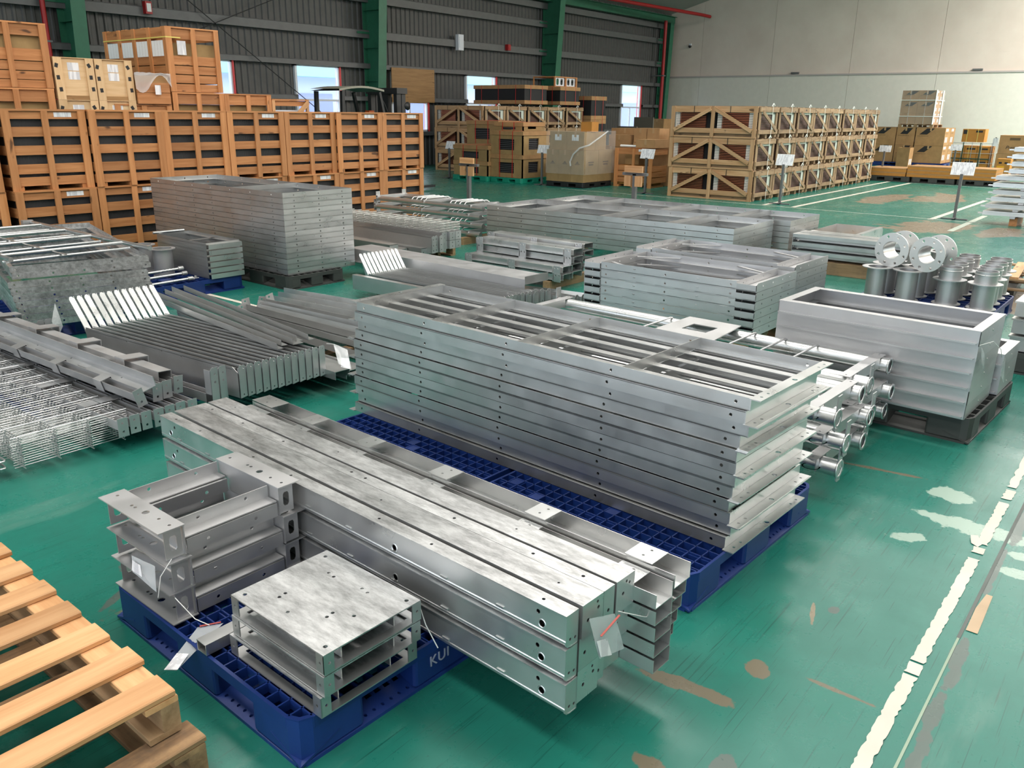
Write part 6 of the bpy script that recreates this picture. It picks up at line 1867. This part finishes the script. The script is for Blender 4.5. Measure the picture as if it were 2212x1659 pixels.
# ------------------------------------------------------------------ cardboard coil packs on green pallets
def coil_pack(label, x, y_, z, W_, L_, H_, group='coil packs on the green pallets'):
    """cardboard frame with a grille window on the long (-x) and short (-y) sides, red straps"""
    t = thing('coil_pack', label, 'pack', (x, y_, z), 0, group)
    bw = .22
    obj('core', MB().box(.05, W_ - .05, .05, L_ - .05, .03, H_ - .03), DARK, t)
    win = lambda L, H: [(L * .27, H * .24), (L * .76, H * .24), (L * .76, H * .80), (L * .27, H * .80)]
    obj('side_card', MB().plate([(-L_, 0), (0, 0), (0, H_ - .1), (-L_, H_ - .1)], [[(-a, b) for a, b in reversed(win(L_, H_ - .1))]], (0, 0, 0), (0, -1, 0), (0, 0, 1), .03), CARD2, t)
    obj('end_card', MB().plate([(0, 0), (W_, 0), (W_, H_ - .1), (0, H_ - .1)], [[(W_ * .22, H_ * .22), (W_ * .6, H_ * .22), (W_ * .6, H_ * .7), (W_ * .22, H_ * .7)]], (0, 0, 0), (1, 0, 0), (0, 0, 1), .03), CARD2, t)
    obj('lid', MB().box(-.015, W_ + .015, -.015, L_ + .015, H_ - .1, H_), CARD, t)
    lv = MB()
    for k in range(7):
        zz = H_ * .24 + k * H_ * .56 / 7
        lv.box(.034, .05, .04, L_ - .04, zz, zz + .012)
        lv.box(.04, W_ - .04, .034, .05, zz, zz + .012)
    obj('grille_fins', lv, m_grille, t)
    for y0 in (L_ * .30, L_ * .70): obj('red_strap', MB().box(-.019, -.016, y0, y0 + .02, 0, H_ + .004).box(-.019, W_ + .019, y0, y0 + .02, H_ + .001, H_ + .004), REDSTRAP, t)
    return t
m_grille = m_plain('grey_grille', (0.10, 0.10, 0.11), 0.5)
plastic_pallet('plastic_pallet', 'green plastic pallet under the left coil pack stack', GREENP, (16.95, 14.5, 0), 0, 1.2, 1.25, .14, False)
plastic_pallet('plastic_pallet', 'green plastic pallet under the right coil pack stack', GREENP, (17.05, 13.42, 0), 0, 1.2, 1.07, .14, False)
coil_pack('cardboard coil pack with a dark grille, lower one on the left green pallet', 16.98, 14.5, .142, 1.1, 1.2, .37)
coil_pack('cardboard coil pack with a dark grille, upper one on the left green pallet', 16.98, 14.5, .514, 1.1, 1.2, .40)
coil_pack('cardboard coil pack on the tall stack behind the left green pallet', 18.35, 15.3, .90, 1.0, 1.15, .62)
t = carton('carton', 'large plain carton supporting the coil pack behind the left green pallet', 'carton', (18.35, 15.3, 0), (19.35, 16.45, .898), CARD2, False)
coil_pack('cardboard coil pack with a dark grille, lower one on the right green pallet', 17.1, 13.44, .142, 1.12, 1.05, .57)
coil_pack('cardboard coil pack with a dark grille, upper one on the right green pallet', 17.1, 13.44, .714, 1.12, 1.05, .58)
coil_pack('flat cardboard coil pack topping the right green pallet, set back', 17.5, 13.75, 1.296, .9, .95, .21)
# wrapped cartons on a black pallet
plastic_pallet('plastic_pallet', 'black plastic pallet under the wrapped tan cartons', BLACK, (17.2, 11.62, 0), 0, 1.28, 1.15, .13, False)
for i in range(2):
    for j in range(3):
        y0 = 11.64 + .372 * j
        t = carton('carton', 'lower tan carton on the black pallet, %s, %s' % (('front row', 'back row')[i], ('right', 'middle', 'left')[j]), 'carton', (17.2 + .65 * i, y0, .133), (17.84 + .65 * i, y0 + .368, .888), CARD2, True, 'cartons on the black pallet')
        if i == 0:
            obj('printed_mark', MB().box(-.3225, -.3212, -.07, .07, .42, .435).add([(-.3222, -.05, .445), (-.3222, .05, .445), (-.3222, 0, .50)], [(0, 1, 2)]), BROWNINK, t)
        if j == 0:
            obj('printed_mark', MB().box(-.1, .1, -.1866, -.1852, .40, .43).box(-.12, .12, -.1866, -.1852, .46, .485), BROWNINK, t)
for i in range(2):
    for j in range(2):
        y0 = 11.68 + .51 * j
        t = carton('carton', 'upper tan carton on the black pallet, %s, %s' % (('front row', 'back row')[i], ('right', 'left')[j]), 'carton', (17.24 + .49 * i, y0, .890), (17.725 + .49 * i, y0 + .505, 1.315), CARD2, True, 'cartons on the black pallet')
        if i == 0: obj('paper_label', MB().box(-.246, -.2445, -.1, .1, .22, .36), PAPER, t)
carton('carton', 'small orange brown carton standing on the wrapped tan cartons', 'carton', (17.52, 11.66, 1.318), (17.82, 11.97, 1.55), CARD_O, False)
t = thing('stretch_film', 'loose clear stretch film draped over the tan cartons with a twisted tail', 'film', (17.18, 11.6, 0), 0)
rr = random.Random(4)
NY, NZ = 10, 10
def fy(i, j): return -.02 + 1.17 * i / NY
obj('sheet', MB().add([(-.012 - .012 * rr.random(), fy(i, j), .32 + 1.02 * j / NZ - .0 * i) for j in range(NZ + 1) for i in range(NY + 1)],
    [(j * (NY + 1) + i, (j + 1) * (NY + 1) + i, (j + 1) * (NY + 1) + i + 1, j * (NY + 1) + i + 1) for j in range(NZ) for i in range(NY)], True), FILM, t)
obj('sheet', MB().add([(1.32 * i / NY, -.016 - .012 * rr.random(), .32 + 1.02 * j / NZ) for j in range(NZ + 1) for i in range(NY + 1)],
    [(j * (NY + 1) + i, j * (NY + 1) + i + 1, (j + 1) * (NY + 1) + i + 1, (j + 1) * (NY + 1) + i) for j in range(NZ) for i in range(NY)], True), FILM, t)
obj('twisted_tail', MB().tube([(.9, -.05, 1.33), (.5, -.06, 1.18), (.1, -.05, 1.02), (-.05, .12, .95), (-.06, .3, .80), (-.07, .38, .62), (-.07, .36, .52)], .022, 7), BAGM, t)
# crate and cartons next to it
rc = slat_crate(1.08, 0.75, 0.955, [(0.83, 0.97), (0.42, 0.55), (0.27, 0.40), (0.12, 0.25)], False, True, None, False)
rc.location, rc.rotation_euler = (18.42, 11.53, 0), (0, 0, -PI / 2)
rc['label'] = 'open pine slat crate with cartons inside, between the tan cartons and the braced crates'
for k, (y0, y1, z1, mt) in enumerate(((10.55, 11.0, .50, CARD_O), (11.03, 11.48, .52, CARD_O))):
    carton('carton', 'flat carton inside the open slat crate, %s one' % ('right', 'left')[k], 'carton', (18.50, y0, .06), (19.1, y1, z1), mt, False)
carton('carton', 'taller carton at the back inside the open slat crate', 'carton', (18.80, 11.05, .525), (19.1, 11.45, .85), CARD2, False)
BX = [((18.45, 10.42, .96), (19.15, 10.95, 1.15), 'flat carton on the right end of the open slat crate'), ((19.4, 11.65, .0), (20.3, 12.9, .92), 'large carton behind the open slat crate, left'),
      ((19.4, 10.3, .0), (20.3, 11.6, 1.05), 'large carton behind the open slat crate, right'), ((19.4, 11.72, .923), (19.8, 12.35, 1.22), 'carton with a torn flap on the large left carton'),
      ((19.82, 11.7, .923), (20.3, 12.55, 1.38), 'carton leaning behind the torn one on the large left carton'), ((19.45, 11.25, 1.053), (19.95, 11.62, 1.40), 'upright carton on the large right carton, left one'),
      ((19.45, 10.88, 1.053), (19.95, 11.23, 1.40), 'upright carton on the large right carton, middle one'), ((19.5, 10.32, 1.053), (19.95, 10.62, 1.42), 'carton at the right end on the large right carton')]
for a, b, lb in BX: carton('carton', 'brown ' + lb, 'carton', a, b, CARD)
t = thing('foam_roll', 'white rolled sheet lying on the open slat crate', 'roll', (18.55, 11.0, .985), 0)
obj('roll', MB().tube([(0, 0, 0), (0, .45, .0)], .028, 8), WHITE, t)
for k, (x, y_, z1) in enumerate(((29.3, 17.4, 1.28), (30.9, 17.6, 1.62))):
    t = thing('grey_board', 'grey board leaning near the back wall right of the fin packs, %s one' % ('left', 'right')[k], 'board', (x, y_, 0), 0)
    obj('board', MB().box(0, .06, 0, .9, 0, z1), m_plain('grey_board_%d' % k, hx('6f675c'), .7), t)
carton('carton', 'brown carton by the red pipe at the hall corner', 'carton', (34.3, 19.0, 0), (35.0, 19.7, 1.55), CARD)

# ------------------------------------------------------------------ sign stands and steel T posts with timber blocks
def sign_stand(label, x, y_, w_=.34, h=.22, lean=0.0):
    t = thing('sign_stand', label, 'sign', (x, y_, 0), 0)
    obj('base', MB().box(-.03, .03, -.22, .22, 0, .02).box(-.16, .03, -.02, .02, 0.02, .035), GIRT, t)
    obj('foot', MB().box(-.05, .05, -.03, .03, 0, .03), BLACK, t)
    obj('post', MB().beam((0, 0, .02), (.0, -lean, .80), .045, .045, (0, 1, 0)), GIRT, t)
    b = MB()
    a = rad(18)
    q = [(-.0, -w_ / 2 - lean, .78), (0, w_ / 2 - lean, .78), (math.sin(a) * h, w_ / 2 - lean, .78 + math.cos(a) * h), (math.sin(a) * h, -w_ / 2 - lean, .78 + math.cos(a) * h)]
    o1 = Vector((-math.cos(a), 0, math.sin(a)))
    pts = [Vector(p) for p in q]
    box6 = [(3, 2, 1, 0), (4, 5, 6, 7), (0, 1, 5, 4), (1, 2, 6, 5), (2, 3, 7, 6), (3, 0, 4, 7)]
    b.add([p - o1 * .008 for p in pts] + pts, box6)
    brd = obj('board', b, WHITE, t)
    c = sum(pts, Vector()) / 4
    b2 = MB().add([c + (p - c) * .93 + o1 * .0008 for p in pts] + [c + (p - c) * .93 + o1 * .002 for p in pts], box6)
    obj('printed_sheet', b2, PAPER, brd)
    return t
sign_stand('white paper sign on a post in front of the left coil packs', 17.19, 16.06, .31, .21)
sign_stand('white paper sign on a post between the coil packs and the tan cartons', 17.26, 12.94, .34, .21)
sign_stand('white paper sign on a post in front of the open slat crate', 17.15, 9.88, .35, .22)
sign_stand('white paper sign on a post before the block of braced crates', 17.14, 6.66, .36, .23)
sign_stand('white paper sign on a post at the floor lines on the right', 16.83, 3.28, .38, .23)
sign_stand('white paper sign in front of the striped cartons', 26.3, 7.26, .33, .19)
sign_stand('white paper sign at the left corner of the wire cage', 29.4, 6.02, .33, .19)
def t_post(label, x, y_):
    t = thing('timber_rack_post', label, 'post', (x, y_, 0), 0)
    obj('post', MB().box(-.03, .03, -.03, .03, .02, .88), GIRT, t)
    obj('foot_plate', MB().box(-.15, .15, -.15, .15, 0, .02), GIRT, t)
    obj('cross_arm', MB().box(-.03, .03, -.21, .21, .86, .90), GIRT, t)
    bd(t, 'timber_block', -.07, -.035, -.155, .155, .905, 1.0, PALEWOOD)
    bd(t, 'timber_block', -.07, -.035, -.15, -.035, .70, .855, PALEWOOD)
    bd(t, 'timber_block', -.07, -.035, .035, .15, .70, .855, PALEWOOD)
t_post('grey steel T post with timber blocks left of the coil packs', 11.0, 9.82)
t_post('grey steel T post with timber blocks in front of the open slat crate', 11.25, 6.66)
for k in range(3):
    t = thing('floor_bar', 'dark steel bar lying on the floor beyond the crate wall corner, %s' % NTH[k], 'bar', (12.4 + .25 * k, 11.6 + .3 * k, .001), rad(6 * k), 'dark floor bars')
    obj('bar', MB().box(0, .06, 0, 2.6, 0, .05), GIRT if k == 1 else BLACK, t)
    obj('end_mark', MB().box(-.002, .062, .3, .38, .0, .052), RED if k else YSTRAP, t)

# ------------------------------------------------------------------ cartons by the white partition
def striped(label, y0, y1, z0, z1, x0=34.0, dx=.8, stripe_=True, group='striped cartons', labels=2):
    t = carton('striped_carton', label, 'carton', (x0, y0, z0), (x0 + dx, y1, z1), CARD, True, group)
    hx_, hy_, h = dx / 2, (y1 - y0) / 2, z1 - z0
    e = -hx_ - .003
    if stripe_:
        obj('black_stripe', MB().add([(e, hy_ - .12, h * .62), (e, hy_ - .38, h * .62), (e, hy_ - .62 if hy_ > .34 else hy_ - .55, h - .02), (e, hy_ - .36 if hy_ > .34 else hy_ - .3, h - .02),
            (e + .0015, hy_ - .12, h * .62), (e + .0015, hy_ - .38, h * .62), (e + .0015, hy_ - .62 if hy_ > .34 else hy_ - .55, h - .02), (e + .0015, hy_ - .36 if hy_ > .34 else hy_ - .3, h - .02)],
            [(0, 1, 2, 3), (7, 6, 5, 4), (0, 4, 5, 1), (1, 5, 6, 2), (2, 6, 7, 3), (3, 7, 4, 0)]), INK, t)
        b = MB()
        for k in range(7): b.box(e, e + .0015, hy_ - .10 - k * .055, hy_ - .065 - k * .055, h * .52, h * .545)
        obj('printed_line', b, BROWNINK, t)
    f = -hy_ - .003
    for k in range(labels):
        x = -hx_ + .10 + .2 * k
        obj('white_label', MB().box(x, x + .12, f, f + .0015, h * .18, h * .48), PAPER, t)
        obj('handle_hole', MB().box(x + .02, x + .06, f, f + .0015, h * .66, h * .72), INK, t)
        obj('white_sticker', MB().box(x, x + .14, f, f + .0014, h * .8, h * .95), WHITE, t)
    return t
plastic_pallet('plastic_pallet', 'blue plastic pallet under the striped cartons by the partition', BLUE, (33.95, 7.25, 0), 0, 1.6, 2.7, .15, False)
CT = [(9.08, 9.88, 'left'), (8.42, 9.05, 'middle'), (7.40, 8.38, 'right')]
for r in range(2):
    for y0, y1, nm in CT:
        striped('carton with a black slanting stripe, %s row, %s one' % (('lower', 'upper')[r], nm), y0, y1, .155 + .62 * r, .772 + .62 * r)
        if nm == 'right':
            striped('brown carton behind the striped ones, %s row at the right' % ('lower', 'upper')[r], 7.40, 8.38, .155 + .62 * r, .772 + .62 * r, 34.82, .7, False)
wood_pallet('low wooden pallet between the striped cartons and the film wrapped block', (34.0, 7.85, 1.395), 0, 1.4, 1.2, (GREYWOOD, GREYWOOD, GREYWOOD), 5, .11)
for r in range(3):
    for j in range(2):
        y0 = 7.92 + .565 * j
        for i in range(2):
            striped('film wrapped carton by the partition, %s tier, %s, %s' % (('lowest', 'middle', 'top')[r], ('right', 'left')[j], ('front', 'rear')[i]), y0, y0 + .56, 1.508 + .39 * r, 1.895 + .39 * r, 34.0 + .66 * i, .65, i == 0 and r != 0, 'film wrapped cartons', 2 if j == 0 else 0)
t = thing('stretch_film', 'clear stretch film wound round the upper cartons by the partition', 'film', (34.0, 7.92, 1.45), 0)
obj('wrap', MB().box(-.02, 1.33, -.02, 1.145, 0.06, 1.24), FILM, t)
for z in (.32, .88): obj('film_edge', MB().box(-.026, -.022, -.03, 1.16, z, z + .025).box(-.03, 1.34, -.028, -.023, z, z + .025), WSTRAP, t)
for y_ in (.28, .82): obj('film_edge', MB().box(-.026, -.022, y_, y_ + .012, .06, 1.24), BAGM, t)
obj('corner_board', MB().box(-.024, .16, -.026, -.022, .06, 1.24).box(.95, 1.15, -.026, -.022, .06, 1.24), MINT, t)
t = thing('open_carton', 'small open carton standing in front of the striped cartons', 'carton', (33.2, 8.3, 0.0), 0)
obj('box', MB().box(0, .5, 0, .02, 0, .70).box(0, .5, .40, .42, 0, .70).box(0, .02, .02, .40, 0, .70).box(.48, .5, .02, .4, 0, .7), CARD, t)
obj('white_label', MB().box(.08, .2, -.002, -.0005, .1, .3).box(.28, .4, -.002, -.0005, .1, .3), PAPER, t)
# long cartons on charcoal pallets
for k, (y0, L_) in enumerate(((6.32, 1.12), (5.16, 1.12), (4.0, 1.12))):
    plastic_pallet('plastic_pallet', 'charcoal pallet under the long flat cartons, %s from the left' % NTH[k], GREYP, (25.7, y0, 0), 0, 1.1, L_, .15, False)
def long_carton(lab, y0, y1, z0, z1, x0, dx):
    t = thing('long_carton', lab, 'carton', (x0, y0, z0), 0, 'long flat cartons')
    obj('box', MB().box(0, dx, 0, y1 - y0, 0, z1 - z0 - .003), CARD_O, t)
    obj('lid_seam', MB().box(-.002, dx + .002, -.002, y1 - y0 + .002, z1 - z0 - .03, z1 - z0), CARD, t)
long_carton('long flat carton, lower one of the left pair on charcoal pallets', 6.45, 7.5, .153, .26, 25.72, 1.0)
long_carton('long flat carton, upper one of the left pair on charcoal pallets', 6.44, 7.48, .262, .37, 25.72, 1.0)
for k in range(3): long_carton('very long flat carton, %s of the right three on charcoal pallets' % ('lowest', 'middle', 'topmost')[k], 4.2, 6.42, .153 + .1 * k, .251 + .1 * k, 25.72 + .01 * k, 1.0)
# wire cage of cartons, boxes beside it
t = thing('wire_cage', 'wire cage with dark green straps round orange cartons by the partition', 'cage', (30.0, 5.15, .1), 0)
b = MB()
for z in (0, .3, .6, .9):
    b.tube([(0, 0, z), (0, 1.1, z)], .008, 5).tube([(0, 0, z), (1.0, 0, z)], .008, 5)
for y_ in (0, .28, .55, .83, 1.1): b.tube([(0, y_, -.1), (0, y_, .92)], .008, 5)
for x in (.25, .5, .75, 1.0): b.tube([(x, 0, -.1), (x, 0, .92)], .008, 5)
obj('wire_side', b, GAL_B, t)
obj('green_strap', MB().box(-.012, -.009, .30, .33, 0, .92).box(-.012, -.009, .78, .81, 0, .92).box(-.012, -.009, 0, 1.1, .42, .45), DGREEN, t)
obj('base', MB().box(-.01, 1.0, -.01, 1.11, -.1, 0), PINE, t)
for r in range(2):
    for j in range(3):
        tt = carton('carton', 'orange carton inside the wire cage, %s tier, %s' % (('lower', 'upper')[r], ('right', 'middle', 'left')[j]), 'carton', (30.04, 5.2 + .35 * j, .115 + .4 * r), (30.9, 5.54 + .35 * j, .51 + .4 * r), CARD_O, False, 'cartons in the wire cage')
        obj('printed_bar', MB().box(-.4345, -.433, -.12, .12, .29, .34), INK, tt)
        obj('white_strap', MB().box(-.436, -.4346, .05, .062, 0, .395), YSTRAP, tt)
t = carton('carton', 'orange carton with yellow straps on top of the wire cage', 'carton', (30.1, 5.42, 1.03), (30.6, 6.05, 1.42), CARD_O, False)
obj('printed_bar', MB().box(-.2545, -.253, -.25, -.06, .29, .35).box(-.2545, -.253, .18, .29, .24, .36), INK, t)
obj('yellow_strap', MB().box(-.256, -.2546, -.13, -.115, 0, .392).box(-.256, -.2546, .17, .185, 0, .392), YSTRAP, t)
t = carton('carton', 'large brown carton at the right edge with black printed wording, upper one', 'carton', (30.0, 4.1, .72), (30.7, 4.97, 1.26), CARD, False)
lettering('printed_word', 'Premium', .135, INK, t, (-.354, .24, .14), (PI / 2, 0, -PI / 2), .0008, .25)
obj('printed_frame', MB().box(-.3545, -.353, -.12, .16, .40, .47), BROWNINK, t)
t = carton('carton', 'large brown carton at the right edge below the worded one', 'carton', (30.0, 4.1, .14), (30.7, 4.99, .718), CARD, False)
obj('printed_frame', MB().box(-.3545, -.353, -.12, .16, .40, .47), BROWNINK, t)
wood_pallet('wooden pallet under the large brown cartons at the right edge', (29.95, 4.05, 0), 0, .85, 1.0, (PINE, PINE, PINE), 5, .139)
t = thing('small_open_box', 'small orange box with dark handle holes in front of the large cartons', 'carton', (28.6, 4.35, .0), 0)
obj('box', MB().box(0, .4, 0, .36, 0, .62), CARD_O, t)
obj('handle_hole', MB().box(-.002, -.0005, .07, .15, .48, .53).box(-.002, -.0005, .22, .30, .48, .53), INK, t)
obj('yellow_label', MB().box(-.0022, -.0005, .14, .34, .28, .42), TANTEXT, t)
t = thing('paper_sign', 'white paper notice on the right post of the wire cage', 'sign', (29.97, 5.0, .93), 0)
obj('sheet', MB().box(0, .006, 0, .14, 0, .24), PAPER, t)
obj('clip', MB().box(.006, .02, .05, .09, .1, .26), BLACK, t)
# drop tags: nothing may keep an empty label
for o in COL.objects:
    if o.get('label') == '': del o['label']
    if o.parent is not None and 'category' in o: del o['category']
